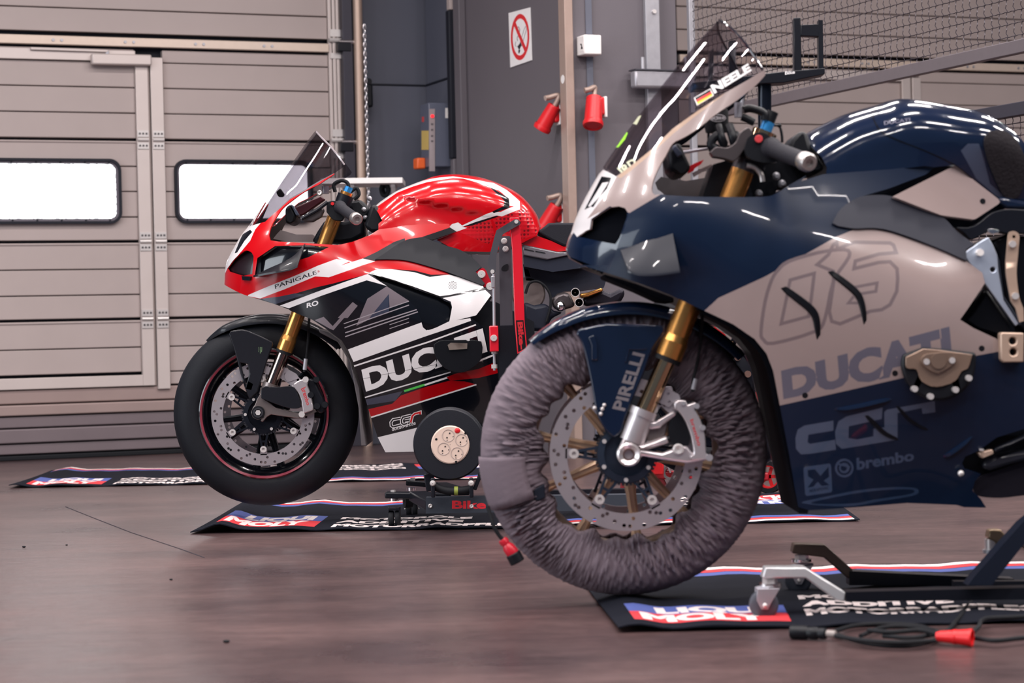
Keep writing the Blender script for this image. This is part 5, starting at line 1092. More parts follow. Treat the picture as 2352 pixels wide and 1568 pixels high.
painted(K, 'windscreen', kscr, SCM, [(1, PG('F', 757, 470, 848, 418, 868, 456, 775, 512)), (2, PG('F', 763, 470, 846, 423, 851, 434, 768, 482)), (3, PG('F', 768, 482, 851, 434, 857, 446, 773, 494)), (4, PG('F', 773, 494, 857, 446, 862, 456, 778, 507)),
        (1, quad(text('NEELE', .045), *z('F', 848, 402, 1058, 278, 1078, 318, 870, 447))), (5, PG('F', 325, 745, 345, 715, 385, 655, 390, 665, 375, 700, 340, 742)), (6, PG('F', 415, 610, 440, 570, 466, 566, 440, 618)), (6, quad(text('IRD', .04), *z('F', 330, 860, 425, 800, 440, 830, 372, 905)))], thick=.003, grid=.018, step=.008)
K.panel('windscreen', kscr, [SCM[0]], thick=.003, grid=.03, step=.02, mirror='only')
def rim(B, pts, r, m):
    for sg in (1, -1):
        P = []
        for q in B.surf(pts, B.W): P.append(B.w3(q[0], sg * float(B.W(*q)), q[1]))
        M().tube(P, r, 6, smooth=3).o('screen_edge', m, B.root)
rim(K, z('F', 897, 38, 920, 52, 960, 82, 1020, 142, 1080, 222, 1128, 298, 1140, 314), .0028, mat('screen_edge_dark', (50, 44, 48), .12, coat=1.))
# big side fairing, upper
kb_top = z('F', 575, 1003) + sm(z('F', 600, 1008, 700, 1014, 820, 1018, 1130, 1018, 1210, 1000, 1290, 950, 1380, 900), 3) + z('G', 440, 740, 600, 690, 1080, 655, 1330, 625, 1400, 640, 1340, 690, 1080, 790) + z('G', 850, 858, 740, 930, 668, 1050, 700, 1072, 820, 1088, 950, 1083, 1100, 1115, 1400, 1220, 1625, 1312, 1745, 1400)
kside = kb_top + z('H', 1470, 130, 1320, 350, 1400, 400, 1530, 460, 1600, 500, 1760, 560) + z('O', 1600, 540, 1250, 650, 1040, 805, 870, 880, 832, 960, 870, 1030, 1060, 1090, 985, 1180, 958, 1290, 1060, 1390, 1125, 1492, 860, 1486) + z('H', 1300, 1462, 1000, 1450, 700, 1475, 380, 1495) + z('M', 835, 1480, 800, 1300, 760, 1060, 720, 850, 690, 690, 640, 430, 590, 300, 500, 190, 340, 80, 170, 0) + z('Q', 2000, 650, 1600, 500, 1385 - 280, 345, 860, 270) + z('F', 300, 1400, 345, 1260, 375, 1180, 395, 1110)
kside = z('F', 575, 1003) + kside[1:]
sandr = LL([z('X', 1600, 730, 1650, 684, 1757, 635, 1920, 544, 1961, 527, 2003, 522, 2400, 500, 2420, 775) + z('H', 1560, 540, 1330, 582, 975, 700, 232, 866, 100, 700)])
W05 = 9
def SP(wd, *c): return LL(stroke(z('H', *c), wd / ZOOMS['H'][2], True))
z0 = [(2.0, 0)]
d0o = smc(z('X', 1812, 600, 1880, 580, 1940, 573, 1950, 590) + z('H', 560, 120, 510, 340, 450, 420, 200, 492, 140, 470, 125, 420, 150, 240, 190, 110, 230, 50), 3)
d0i = z('H', 300, 112, 445, 72, 412, 330, 246, 375)
d5o = z('H', 462, 20, 530, -40, 560, -100, 580, -115) + z('G', 700, 1230, 790, 1190, 830, 1180, 1080, 1185, 1105, 1200, 1125, 1255) + z('G', 1000, 1265, 830, 1315, 820, 1370, 1000, 1325, 1080, 1320, 1130, 1370, 1135, 1440) + z('H', 940, 180, 900, 260, 850, 290, 780, 300, 600, 375, 550, 360, 535, 300, 560, 130, 560, 60)
d5i = z('H', 660, 160, 822, 130, 815, 180, 690, 200, 650, 250, 720, 250)
cgs = [z('H', 560, 955, 385, 985, 345, 1010, 332, 1060, 335, 1125, 365, 1158, 420, 1155, 575, 1130, 570, 1070, 420, 1095, 405, 1085, 410, 1040, 560, 1015),
       z('H', 855, 878, 640, 930, 590, 960, 570, 1020, 575, 1095, 610, 1125, 945, 1070, 945, 985, 800, 1005, 800, 1050, 700, 1068, 650, 1060, 652, 990, 850, 945),
       z('H', 865, 905, 880, 890, 1168, 838, 1172, 905, 1095, 915, 1090, 880, 945, 910, 945, 1070, 868, 1082)]
swo = smc(z('H', 370, 1450, 500, 1415, 700, 1375, 900, 1355, 1040, 1358, 1072, 1378, 1040, 1405, 850, 1438, 640, 1470), 4); swi = smc(z('H', 420, 1452, 620, 1405, 800, 1378, 950, 1368, 1030, 1370, 1045, 1382, 1000, 1400, 800, 1430, 680, 1452), 4)
akr = [z('H', 380, 1240, 392, 1232, 535, 1213, 545, 1222, 553, 1375, 545, 1386, 400, 1408, 390, 1398), z('H', 394, 1246, 534, 1226, 541, 1372, 402, 1393)]
aks = [z('H', 405, 1260, 440, 1250, 480, 1285, 530, 1240, 528, 1275, 490, 1310, 535, 1345, 500, 1350, 465, 1322, 430, 1358, 408, 1350, 445, 1305)]
KM = [mat('satin_navy', (22, 40, 61), .30, coat=.5, var=.03, spec=.3), SAND, SANDD, LETT, NAVL, NAVM, BLKP, mat('logo_slate', (50, 66, 92), .25, coat=.8)]
bl = lambda x, y, r=9: LL([circ(*z('H', x, y)[0], r, 14)])
KPT = [(1, sandr), (2, LL(stroke(d0o, 8, True))), (2, SP(20, 300, 112, 445, 72, 412, 330, 246, 375)), (2, LL(stroke(d5o, 8, True))), (2, LL(stroke(d5i, 7, True))),
       (3, quad(text('DUCATI', .06, 0, 1.0), *z('H', 245, 655, 1256, 388, 1276, 622, 260, 830)))] + [(4, LL([c_])) for c_ in cgs] + [
       (7, LL([akr[0]])), (0, LL([z('H', 405, 1252, 450, 1248, 482, 1288, 530, 1232, 535, 1292, 502, 1316, 536, 1342, 490, 1348, 466, 1322, 440, 1352, 405, 1358, 440, 1310, 408, 1290)])), (0, quad(text('AKRAPOVIC', .03), *z('H', 412, 1368, 530, 1350, 532, 1368, 414, 1388))), (7, LL([circ(*z('H', 625, 1240)[0], 21.5, 28), circ(*z('H', 625, 1240)[0], 16.5, 28)[::-1]])), (7, LL([circ(*z('H', 625, 1240)[0], 12.0, 24), circ(*z('H', 622, 1240)[0], 7.0, 20)[::-1]])), (7, LL(stroke(z('H', 585, 1215, 660, 1235), 4))), (7, quad(text('brembo', .035), *z('H', 697, 1180, 1042, 1132, 1045, 1196, 700, 1254))),
       (5, LL([swo, swi])), (6, bl(390, 805, 7)), (6, bl(930, 672, 7)), (6, bl(1450, 523, 7))]
painted(K, 'side_fairing', kside, KM, KPT, inner=INN, mirror=True, grid=.02)
# dark inner edge of the fairing behind the fork
K.plate('fairing_inner', [z('M', 60, -30, 170, 0, 340, 80, 500, 190, 590, 300, 640, 430, 690, 690, 720, 850, 760, 1060, 800, 1300, 838, 1500, 900, 1500, 1000, 900, 900, 300, 600, 100, 300, -60) + z('M', 150, -60)], -.16, .16, mat('duct_black', (0, 0, 0)), bevel=.004)
K.panel('fairing_lip', z('M', 60, 0, 110, 10, 340, 120, 450, 215, 545, 320, 600, 450, 655, 700, 700, 900, 790, 1300, 830, 1490, 838, 1490, 800, 1300, 760, 1060, 720, 850, 690, 690, 640, 430, 590, 300, 500, 190, 340, 80, 170, 0), [mat('duct_black', (0, 0, 0))], off=-.012)
K.plate('fairing_brace', [z('Q', 1150, 385, 1600, 520, 2060, 690, 2060, 760, 1900, 740, 1600, 600, 1180, 430)], -.12, .10, mat('duct_black', (0, 0, 0)), bevel=.004)
# louvres
SLOT = mat('slot_black', (14, 15, 20), .35)
def louver(B, pts, wd, m, name='louvre', out=.007):
    for sg in (1,):
        q = B.surf(pts, B.W); a = [B.w3(u[0], float(B.W(*u)) - .004, u[1]) for u in q]; nrm = [np.array(n) for n in B.normals(B.W, q[:, 0], q[:, 1])]
        V = []
        for i, p in enumerate(a):
            d = a[min(i + 1, len(a) - 1)] - a[max(i - 1, 0)]; d = d / np.linalg.norm(d); sd = np.cross(nrm[i], d); t = i / (len(a) - 1); ww = wd * (.35 + .65 * math.sin(PI * (.12 + .8 * t)))
            V += [p - sd * ww * .5, p + nrm[i] * out * min(1, 4 * t, 4 * (1 - t) + .15) - sd * ww * .1, p + nrm[i] * out * .8 * min(1, 4 * t, 4 * (1 - t) + .15) + sd * ww * .4, p + sd * ww * .55]
        F = [(i * 4 + j, i * 4 + (j + 1) % 4, (i + 1) * 4 + (j + 1) % 4, (i + 1) * 4 + j) for i in range(len(a) - 1) for j in range(4)]
        M().add(V, F).o(name, m, B.root, smooth=40)
louver(K, sm(z('H', 196, 118, 260, 165, 340, 225, 420, 290, 450, 340, 462, 420, 472, 555), 4), .023, SLOT)
louver(K, sm(z('H', 465, 12, 540, 70, 620, 130, 690, 190, 720, 240, 740, 330, 752, 470), 4), .021, SLOT)
louver(K, sm(z('H', 712, 885, 780, 950, 850, 1020, 900, 1050, 985, 1082), 4), .014, SLOT); louver(K, sm(z('H', 905, 830, 960, 890, 1010, 945, 1080, 990, 1165, 1022), 4), .010, SLOT)
louver(K, sm(z('H', 530, 890, 640, 880, 740, 862, 850, 835, 920, 825), 4), .012, NAVY, out=.012); louver(K, sm(z('O', 580, 900, 760, 790, 980, 620), 4), .012, NAVY, out=.012)
winglet(K, sm(z('F', 350, 1325, 420, 1305, 500, 1275, 560, 1262, 640, 1235), 3), sm(z('F', 385, 1440, 440, 1458, 520, 1460, 600, 1452, 668, 1442), 3), mat('wing_carbon', (56, 53, 56), .35, coat=.5))
# frame cover
kfc = sm(z('G', 660, 1050, 690, 990, 740, 930, 850, 862, 990, 846, 1100, 860, 1290, 930, 1450, 1000, 1560, 1110, 1680, 1200), 3) + z('G', 1620, 1240, 1625, 1320) + sm(z('G', 1625, 1320, 1400, 1222, 1100, 1112, 950, 1086, 820, 1090, 700, 1072), 3)
K.panel('frame_cover', kfc, [mat('frame_cover_slate', (54, 52, 59), .55, var=.02)], off=.006, thick=.012, mirror=True)
# fuel tank
ktank = sm(z('G', 445, 440, 490, 388, 700, 280, 850, 228, 980, 192, 1060, 163, 1170, 148, 1310, 160, 1500, 193, 1700, 233, 1850, 300, 1940, 358, 2045, 460, 2110, 560), 4) + z('G', 2150, 700, 2140, 900, 2045, 945, 1950, 930, 1870, 880, 1700, 740, 1545, 622, 1400, 640, 1330, 630, 1080, 660, 620, 690, 625, 640, 590, 570, 520, 500)
painted(K, 'fuel_tank', ktank, [NAVY, LETT, mat('pad_slate', (58, 66, 86), .35, coat=.4)], [(1, quad(text('DUCATI', .03), *z('G', 1035, 308, 1225, 283, 1225, 308, 1038, 336))), (2, PG('G', 1590, 520, 1640, 470, 1720, 470, 1760, 600, 1800, 760, 1930, 870, 1860, 860, 1700, 720))], W=K.WT, mirror=True, inner=INN)
painted(K, 'tank_seam', stroke(sm(z('G', 985, 200, 958, 260, 965, 300, 1020, 385, 1150, 450, 1330, 520, 1545, 622, 1700, 745, 1870, 890), 3), 2.4)[0], [GLB], [], W=K.WT, off=.001, thick=.002)
painted(K, 'tank_pad', smc(z('G', 1755, 440, 1800, 390, 1900, 390, 1990, 470, 2045, 600, 2040, 740, 1990, 850, 1900, 850, 1830, 720, 1770, 560), 3), [mat('pad_foam', (40, 30, 32), .85, bump=1., bscale=160, var=.3, scale=90)], [], W=K.WT, off=.006, thick=.008)
K.panel('tank_side', z('G', 1100, 850, 1545, 628, 1600, 665, 1700, 745, 1860, 868, 1872, 890, 1860, 905, 1700, 1010, 1680, 1016, 1450, 985, 1285, 922), [SAND], W=lambda x, y: BODY(x, y) - .004, off=.0, thick=.010, mirror=True)
K.plate('frame_beam', [z('G', 850, 880, 1080, 665, 1400, 600, 1600, 640, 1900, 880, 1900, 1000, 1690, 1060, 1620, 1120, 1500, 1060, 1300, 960)], -.10, .10, mat('beam_navy', (20, 28, 44), .5), bevel=.004)
q = K.p('G', 1745, 885, .155); M().cyl(q + (0, .03, 0), q + (0, -.004, 0), .006, 12).o('side_rivet', BLKP, K.root)
# engine cover with window in the fairing
kcv = K.plate('engine_cover', [sm(z('H', 975, 560, 972, 640, 1010, 735, 1090, 810, 1200, 836, 1310, 802, 1385, 730, 1415, 640, 1418, 548), 4) + z('H', 1200, 524, 1100, 516)], .19, .252, BLKP, bevel=.006)
K.plate('cover_face', [sm(z('H', 995, 575, 1000, 640, 1060, 650, 1090, 720, 1180, 755, 1290, 720, 1330, 660, 1370, 640, 1395, 560), 3) + z('H', 1200, 532, 1100, 524)], .25, .258, mat('cover_umber', (150, 126, 110), .35, metal=.6), kcv, bevel=.003)
K.plate('cover_badge', [smc(z('H', 1085, 600, 1100, 570, 1130, 555, 1250, 545, 1290, 570, 1298, 600, 1270, 625, 1190, 670, 1120, 640), 3)], .257, .266, mat('badge_umber', (138, 116, 102), .35, metal=.6), kcv, bevel=.003)
c_ = K.p('H', 1190, 598, .266); M().cyl(c_, c_ + (0, -.004, 0), .016, 24).o('cover_cap', mat('badge_umber', (0, 0, 0)), kcv)
for (x, y) in ((1115, 602), (1268, 594), (1045, 765), (1140, 810), (1370, 700), (1290, 770)): c_ = K.p('H', x, y, .258); M().cyl(c_ + (0, .01, 0), c_ + (0, -.010, 0), .0065, 12).o('cover_bolt', BOLT, kcv)
# engine mass, rear brackets, exhaust
K.plate('engine_block', [z('H', 600, 300, 1300, 200, 1700, 300, 1900, 400, 1900, 1100, 1300, 1350, 700, 1400, 500, 900)], -.14, .13, mat('engine_dark', (0, 0, 0)), bevel=.02)
K.plate('engine_side', [z('N', 190, 1000, 290, 900, 400, 720, 640, 1060, 640, 1120, 500, 1140, 330, 1090)], .12, .17, mat('engine_black', (14, 15, 20), .3), bevel=.02)
K.plate('rearset_plate', [sm(z('N', 228, 480, 235, 450, 400, 338, 430, 350, 455, 390), 3) + z('N', 490, 470, 500, 600, 540, 830, 660, 1020, 640, 1040, 420, 740)] + [circ(*z('N', 455, 588)[0], 6.5, 14)], .185, .200, mat('plate_silver', (196, 206, 222), .30, metal=.6, var=.05), bevel=.003)
K.plate('rearset_edge', [z('N', 490, 470, 510, 520, 545, 800, 690, 1020, 660, 1040, 530, 830, 495, 600)], .17, .185, mat('plate_dark', (60, 66, 78), .35, metal=.5), bevel=.002)
for (x, y, m_) in ((352, 452, WHT), (610, 385, BOLT), (632, 800, BOLT)): c_ = K.p('N', x, y, .215); M().cyl(c_ + (0, .02, 0), c_ + (0, -.006, 0), .0075, 8).o('plate_bolt', m_, K.root)
K.plate('heel_guard', [sm(z('N', 578, 320, 590, 290, 625, 280, 660, 300, 668, 330), 3) + sm(z('N', 655, 480, 645, 620, 665, 800, 700, 900), 3) + z('N', 704, 1000, 670, 1010, 640, 900) + sm(z('N', 600, 840, 565, 640, 560, 520), 3)] + [circ(*z('N', 624, 325)[0], 4, 12)], .205, .213, mat('guard_sand', (186, 160, 142), .4, metal=.4), bevel=.003)
K.plate('peg_bracket', [z('N', 515, 1105, 530, 1090, 704, 1095, 704, 1330, 540, 1332, 520, 1310)] + [circ(*z('N', *q_)[0], 8.5, 16) for q_ in ((615, 1160), (620, 1248))], .21, .24, mat('guard_sand', (0, 0, 0)), bevel=.006)
K.plate('frame_tube', [sm(z('N', 160, 250, 300, 240, 440, 140, 560, 105, 704, 110), 3) + z('N', 760, 110, 760, 300, 560, 300, 450, 270) + sm(z('N', 330, 330, 280, 350, 230, 300), 3)], .13, .17, mat('frame_black', (26, 27, 33), .35), bevel=.014)
K.plate('frame_clip', [sm(z('N', 412, 280, 430, 262, 500, 270, 502, 292, 450, 302), 3)], .17, .18, CHROME, bevel=.003)
K.plate('seat_support', [z('N', 505, 0, 704, 40, 1000, 60, 1000, 110, 704, 105, 560, 100, 500, 60)], -.1, .14, NAVY, bevel=.01)
K.plate('swingarm_side', [z('N', 440, 360, 580, 300, 704, 320, 900, 320, 900, 1090, 704, 1090, 640, 1040, 545, 830, 500, 600, 490, 470)], -.1, .15, mat('engine_black', (0, 0, 0)), bevel=.02)
m = M(); 
V = [K.p('O', 1060, 1010, .09), K.p('O', 1300, 1080, .09), K.p('O', 1600, 1000, .09), K.p('O', 2000, 960, .09)]
ex = K.plate('exhaust_can', [sm(z('O', 960, 1240, 985, 1180, 1060, 1110, 1200, 1060, 1400, 990, 1600, 920), 3) + z('O', 2300, 800, 2300, 1300, 1700, 1340, 1580, 1345) + sm(z('O', 1580, 1345, 1300, 1375, 1060, 1360, 985, 1320), 3)], -.02, .15, mat('can_dark', (0, 0, 0)), bevel=.03)
K.plate('exhaust_tip', [z('O', 1030, 835, 1200, 790, 1222, 845, 1080, 905)], .16, .19, mat('guard_sand', (0, 0, 0)), bevel=.003)
K.plate('belly_rod', [z('O', 1210, 790, 1600, 620, 2000, 480, 2000, 560, 1600, 680, 1240, 850)], .16, .19, mat('frame_black', (0, 0, 0)), bevel=.006)
K.plate('belly_tray', [z('O', 1240, 860, 1600, 800, 2000, 700, 2000, 900, 1600, 930, 1400, 985, 1180, 1050, 1080, 1020, 1100, 930)], .06, .17, mat('wing_carbon', (0, 0, 0)), bevel=.01)
c_ = K.p('O', 820, 1080, .19); M().sph(c_, .007, 12).o('belly_fastener', BOLT, K.root)
for (x, y) in ((1050, 795), (1075, 797)): c_ = K.p('O', x, y, .19); M().cyl(c_, c_ + (0, -.006, 0), .0025, 8).o('rod_screw', BOLT, K.root)
K.plate("rear_shell", [z("O", 1240, -400, 1800, -500, 2000, -400, 1900, 600, 1600, 640, 1240, 620)], -.12, .15, mat("engine_black", (0, 0, 0)), bevel=.02)
# ---- cockpit
g0, g1 = K.p('P', 1500, 830, .17), K.p('P', 1905, 985, .33); d = (g1 - g0) / np.linalg.norm(g1 - g0); Lg = np.linalg.norm(g1 - g0)
gr = M().lathe(g0, d, [(.001, 0), (.0235, 0), (.0235, .014), (.018, .022), (.0178, Lg), (.001, Lg)], 20).o('handlebar_grip', mat('grip_rubber', (0, 0, 0)), K.root)
M().lathe(g1, d, [(.001, .0), (.0175, 0), (.020, .006), (.020, .024), (.016, .032), (.009, .032), (.008, .024), (.001, .024)], 24).o('bar_end', ALU, gr)
sg_ = K.plate('switch_gear', [sm(z('P', 1240, 720, 1300, 670, 1420, 650, 1540, 720, 1640, 800), 3) + sm(z('P', 1600, 1000, 1430, 1010, 1250, 950, 1200, 850), 3)], .14, .185, BLKP, bevel=.010); K.plate('kill_button', [circ(*z('P', 1375, 725)[0], 9, 14)], .184, .192, mat('button_red', (190, 50, 56), .5), sg_, bevel=.002)
for sgn in (1, -1):
    q = K.p('P', 1440, 660, .107 * sgn); dn = dk
    f = M().cyl(q - dn * .004, q + dn * .012, .027, 24).o('fork_cap', GOLD2, K.root); M().cyl(q - dn * .026, q - dn * .004, .0135, 16).o('adjuster', BLUE, f); M().cyl(q - dn * .05, q - dn * .026, .0125, 16).o('cap_sleeve', BLKP, f)
    M().cyl(q + dn * .012, q + dn * .075, .031, 24).o('top_clamp', BLKM, K.root)
M().cyl(K.p('P', 1330, 800, -.107), K.p('P', 1330, 800, .107), .024, 12).o('triple_clamp', BLKM, K.root)
M().cyl(K.p('P', 1130, 1400, -.107), K.p('P', 1130, 1400, .107), .03, 12).o('lower_clamp', BLKM, K.root)
rs = M().lathe(K.p('P', 870, 650, .06), (0, 0, 1), [(.001, 0), (.024, 0), (.026, .01), (.026, .045), (.022, .052), (.001, .052)], 28).o('fluid_reservoir', mat('sock_black', (20, 20, 23), .9, bump=.6, bscale=300), K.root)
K.plate('sock_emblem', [circ(*z('P', 880, 475)[0], 19, 24, 8.5), circ(*z('P', 880, 475)[0], 17.6, 24, 7.4)[::-1]], .090, .0915, mat('decal_white', (0, 0, 0)), rs); K.plate('sock_lettering', [[(0, 0)]] if False else [circ(*z('P', 815, 490)[0], 3, 8)], .090, .0915, mat('decal_white', (0, 0, 0)), rs)
tx = quad(text('Xlite', .02), *z('P', 800, 460, 965, 446, 965, 488, 805, 505)); q_ = K.loc(tx[0], .0915); V2, T, _ = region([], [], 0) if False else (None, None, None)
def lettering(B, name, te, lat, m, parent):
    f = B.loc(te[0], lat); pts, eds = dens(f, te[1], .02)
    v, e, fc_, *_ = geometry.delaunay_2d_cdt([Vector(p) for p in pts.tolist()], eds, [], 0, 1e-7)
    V = np.array([(q.x, q.y) for q in v]); T = np.array([t for t in fc_ if len(t) == 3]); T = T[inside(V[T].mean(1), pts, eds)]
    return mk(name, [B.w3(a, lat, b) for a, b in V], T.tolist(), m, parent, smooth=0)
lettering(K, 'sock_lettering', tx, .0915, mat('decal_white', (0, 0, 0)), rs)
K.plate('dashboard', [z('P', 280, 900, 340, 800, 430, 770, 470, 870, 560, 1060, 530, 1130, 400, 1165, 310, 1090)], -.08, .09, BLKP, bevel=.010); K.plate('dash_bezel', [z('P', 330, 830, 370, 790, 470, 910, 405, 950)], -.085, .097, mat('bezel_slate', (0, 0, 0)), bevel=.003)
K.plate('clutch_perch', [sm(z('P', 790, 880, 870, 820, 1000, 830, 1100, 760, 1150, 650, 1250, 590, 1300, 640), 3) + sm(z('P', 1260, 760, 1180, 880, 1080, 990, 960, 960, 830, 940), 3)], .13, .17, mat('perch_grey', (0, 0, 0)), bevel=.012)
for (x, y, r) in ((1060, 700, .010), (930, 700, .008), (1130, 800, .010)): M().tube([K.p('P', x - 40, y - 130, .12), K.p('P', x, y, .14), K.p('P', x + 30, y + 110, .13)], r, 10, smooth=4).o('control_cable', BLKP, K.root)
M().tube(K.pp('P', (1190, 375, 1260, 360, 1380, 390, 1440, 430, 1440, 500), .12), .0085, 10, smooth=4).o('brake_line', BLKP, K.root); M().tube(K.pp('P', (1170, 460, 1240, 490, 1320, 530), .12), .0085, 10, smooth=4).o('brake_line', BLKP, K.root); M().tube(K.pp('P', (770, 640, 775, 800, 800, 880, 850, 900), .12), .003, 8, smooth=4).o('control_cable', BLKP, K.root); M().tube(K.pp('P', (870, 850, 800, 800, 830, 720, 900, 690, 960, 800), .13), .010, 10, smooth=4).o('control_cable', BLKP, K.root)
M().cyl(K.p('P', 1130, 290, .12), K.p('P', 1130, 470, .12), .009, 14).o('line_fitting', STEEL, K.root)
M().tube(K.pp('P', (1530, 560, 1620, 575, 1650, 680, 1655, 770), .05), .003, 8, smooth=4).o('control_cable', BLKP, K.root); M().sph(K.p('P', 1622, 565, .05), .005, 8).o('cable_tip', BLKP, K.root)
M().tube(K.pp('P', (1230, 1045, 1330, 1070, 1400, 1150, 1420, 1240), .16), .006, 10, smooth=5).o('clutch_lever', ALU, K.root)
K.plate('headstock', [z('P', 700, 1420, 830, 1030, 1000, 980, 1100, 900, 1300, 900, 1700, 1000, 1950, 1150, 1800, 1280, 1600, 1300, 1560, 1420, 1240, 1430)], -.08, .07, mat('engine_dark', (0, 0, 0)), bevel=.01)
K.plate('airbox_side', [z('P', 1700, 900, 1760, 740, 1860, 630, 1960, 640, 2000, 800, 2180, 1060, 2100, 1140, 1900, 1140)], -.05, .11, BLKP, bevel=.012)
for (x, y) in ((1660, 1260), (1590, 1170), (1380, 1380)): c_ = K.p('P', x, y, .10); M().lathe(c_, (0, -1, 0), [(.001, .005), (.004, .005), (.0065, .001), (.009, -.01)], 14).o('cockpit_bolt', STEEL, K.root)
K.plate('inner_fairing', [z('P', 130, 1250, 200, 1180, 500, 1230, 800, 1180, 720, 1420, 300, 1430, 160, 1330)], -.15, -.145, INN)
K.plate('bracket_red', [z('P', 545, 1050, 600, 1020, 715, 975, 680, 1030, 605, 1080, 590, 1110, 520, 1145)], .0, .006, mat('bracket_red', (206, 26, 34), .3))
K.plate('far_lever', [z('P', 440, 870, 770, 828, 778, 850, 460, 905)], -.02, .0, STEEL, bevel=.002); K.plate('cover_bar', [z('P', 580, 1130, 800, 1030, 825, 1050, 600, 1180)], -.02, .0, SAND)
# ------------------------------------------------------------------ tyre warmer round the navy motorcycle's front wheel
def warmer():
    O = K.O; nA = 900
    prof = []; half = [(.190, .050), (.197, .064), (.205, .070), (.215, .073), (.226, .0755), (.238, .077), (.250, .077), (.262, .0755), (.273, .072), (.284, .066), (.294, .058), (.302, .047), (.309, .033), (.313, .017), (.315, 0)]
    prof = half + [(r, -y) for r, y in half[::-1][1:]]; rs = np.array([p[0] for p in prof]); ys = np.array([p[1] for p in prof]); k = len(prof)
    rng = np.random.RandomState(3); S = np.linspace(0, 1, k); sd = np.abs(S - .5) * 2
    th = np.linspace(0, 2 * PI, nA, endpoint=False); TH, SD = np.meshgrid(th, sd, indexing='ij'); RR = np.broadcast_to(rs, TH.shape); sgn = np.broadcast_to(np.sign(ys + 1e-9), TH.shape)
    h = np.zeros_like(TH)
    for n, a in ((19, .30), (31, .50), (44, .55), (61, .48), (83, .32), (113, .2)):
        ph = rng.rand() * 6.28; sk = rng.uniform(-4, 4) ; wob = .5 * np.sin(3 * TH + rng.rand() * 6) + .4 * np.sin(7 * TH + rng.rand() * 6)
        amp = .5 + .5 * np.sin(rng.randint(2, 6) * TH + rng.rand() * 6 + 3 * SD)
        v = np.sin(n * (TH + .06 * np.sin(9 * SD + 4 * TH)) + ph + sk * SD + 3 * wob + sgn * 1.3)
        h += a * amp * (1 - 2 * np.abs(v) ** .7)
    env = .0016 + .0105 * sstep(.10, .5, SD) * (1 - .35 * sstep(.85, 1, SD))
    calm = 1 - .85 * np.exp(-((((TH - math.radians(191) + PI) % (2 * PI)) - PI) / .17) ** 2)
    h = h * env * calm
    inner = sstep(.86, 1., SD)
    rad = RR + h * (1 - SD) + inner * (.010 * np.sin(5 * TH + 1) + .007 * np.sin(11 * TH + 2) + .006 * np.sin(23 * TH) + .010 * np.exp(-(((TH - math.radians(250)) / .5) ** 2)) - .006)
    yy = np.broadcast_to(ys, TH.shape) + sgn * h * sstep(.1, .4, SD)
    V = np.stack([O[0] + rad * np.cos(TH), O[1] - yy, O[2] + rad * np.sin(TH)], 2).reshape(-1, 3)
    V[:, 2] = np.maximum(V[:, 2], .0062)
    F = [(i * k + j, i * k + j + 1, ((i + 1) % nA) * k + j + 1, ((i + 1) % nA) * k + j) for i in range(nA) for j in range(k - 1)]
    CL = mat('warmer_cloth', (112, 100, 108), .82, var=.10, scale=22, bump=.5, bscale=700, spec=.2)
    t = thing('tyre_warmer', 'grey wrinkled cloth tyre warmer wrapped round the navy motorcycle front wheel', 'tyre warmer', (O[0], O[1], .006))
    c = mk('cover', V, F, CL, t, smooth=180)
    m = c.modifiers.new('cloth', 'SOLIDIFY'); m.thickness = .003; m.offset = -1
    # overlapping end flap: a smooth sector laid over the side
    V = []; ns = 12; half2 = [(r, y + .0035) for r, y in half if r > .205]; kk = len(half2)
    for i in range(ns + 1):
        for j, (r, y) in enumerate(half2):
            a = math.radians(180.5 + 21 * i / ns + (1 - j / kk) * (3 if i == ns else 0)); rr2 = r + .003; V.append(O + np.array([rr2 * math.cos(a), -y - .002 * math.sin(3 * i + j), rr2 * math.sin(a)]))
    fl = mk('flap', V, [(i * kk + j, i * kk + j + 1, (i + 1) * kk + j + 1, (i + 1) * kk + j) for i in range(ns) for j in range(kk - 1)], CL, t, smooth=180)
    m = fl.modifiers.new('cloth', 'SOLIDIFY'); m.thickness = .003; m.offset = 0
    K.plate('velcro_strap', [z('L', 25, 960, 120, 905, 130, 1030, 60, 1060, 25, 1040)], .066, .072, mat('strap_navy', (28, 34, 46), .8), t, bevel=.002)
    # plug lead
    pts = [K.p('E', 90, 1080, .07), K.p('E', 105, 1130, .075), K.p('E', 120, 1180, .08), K.p('E', 145, 1225, .08), K.p('E', 170, 1255, .08)]
    M().tube(pts, .0042, 8, smooth=5).o('lead', RUB, t)
    a, b, c_ = K.p('E', 165, 1250, .08), K.p('E', 225, 1330, .08), K.p('E', 245, 1370, .08); d = (b - a) / np.linalg.norm(b - a)
    M().lathe(a, d, [(.001, 0), (.009, 0), (.011, .006), (.009, .014), (.013, .022), (.014, .036), (.013, np.linalg.norm(b - a)), (.001, np.linalg.norm(b - a))], 18).o('plug', mat('plug_red', (190, 24, 44), .35), t)
    M().cyl(b - d * .004, c_, .0165, 18).o('plug_sleeve', BLKP, t, bevel=.002)
warmer()
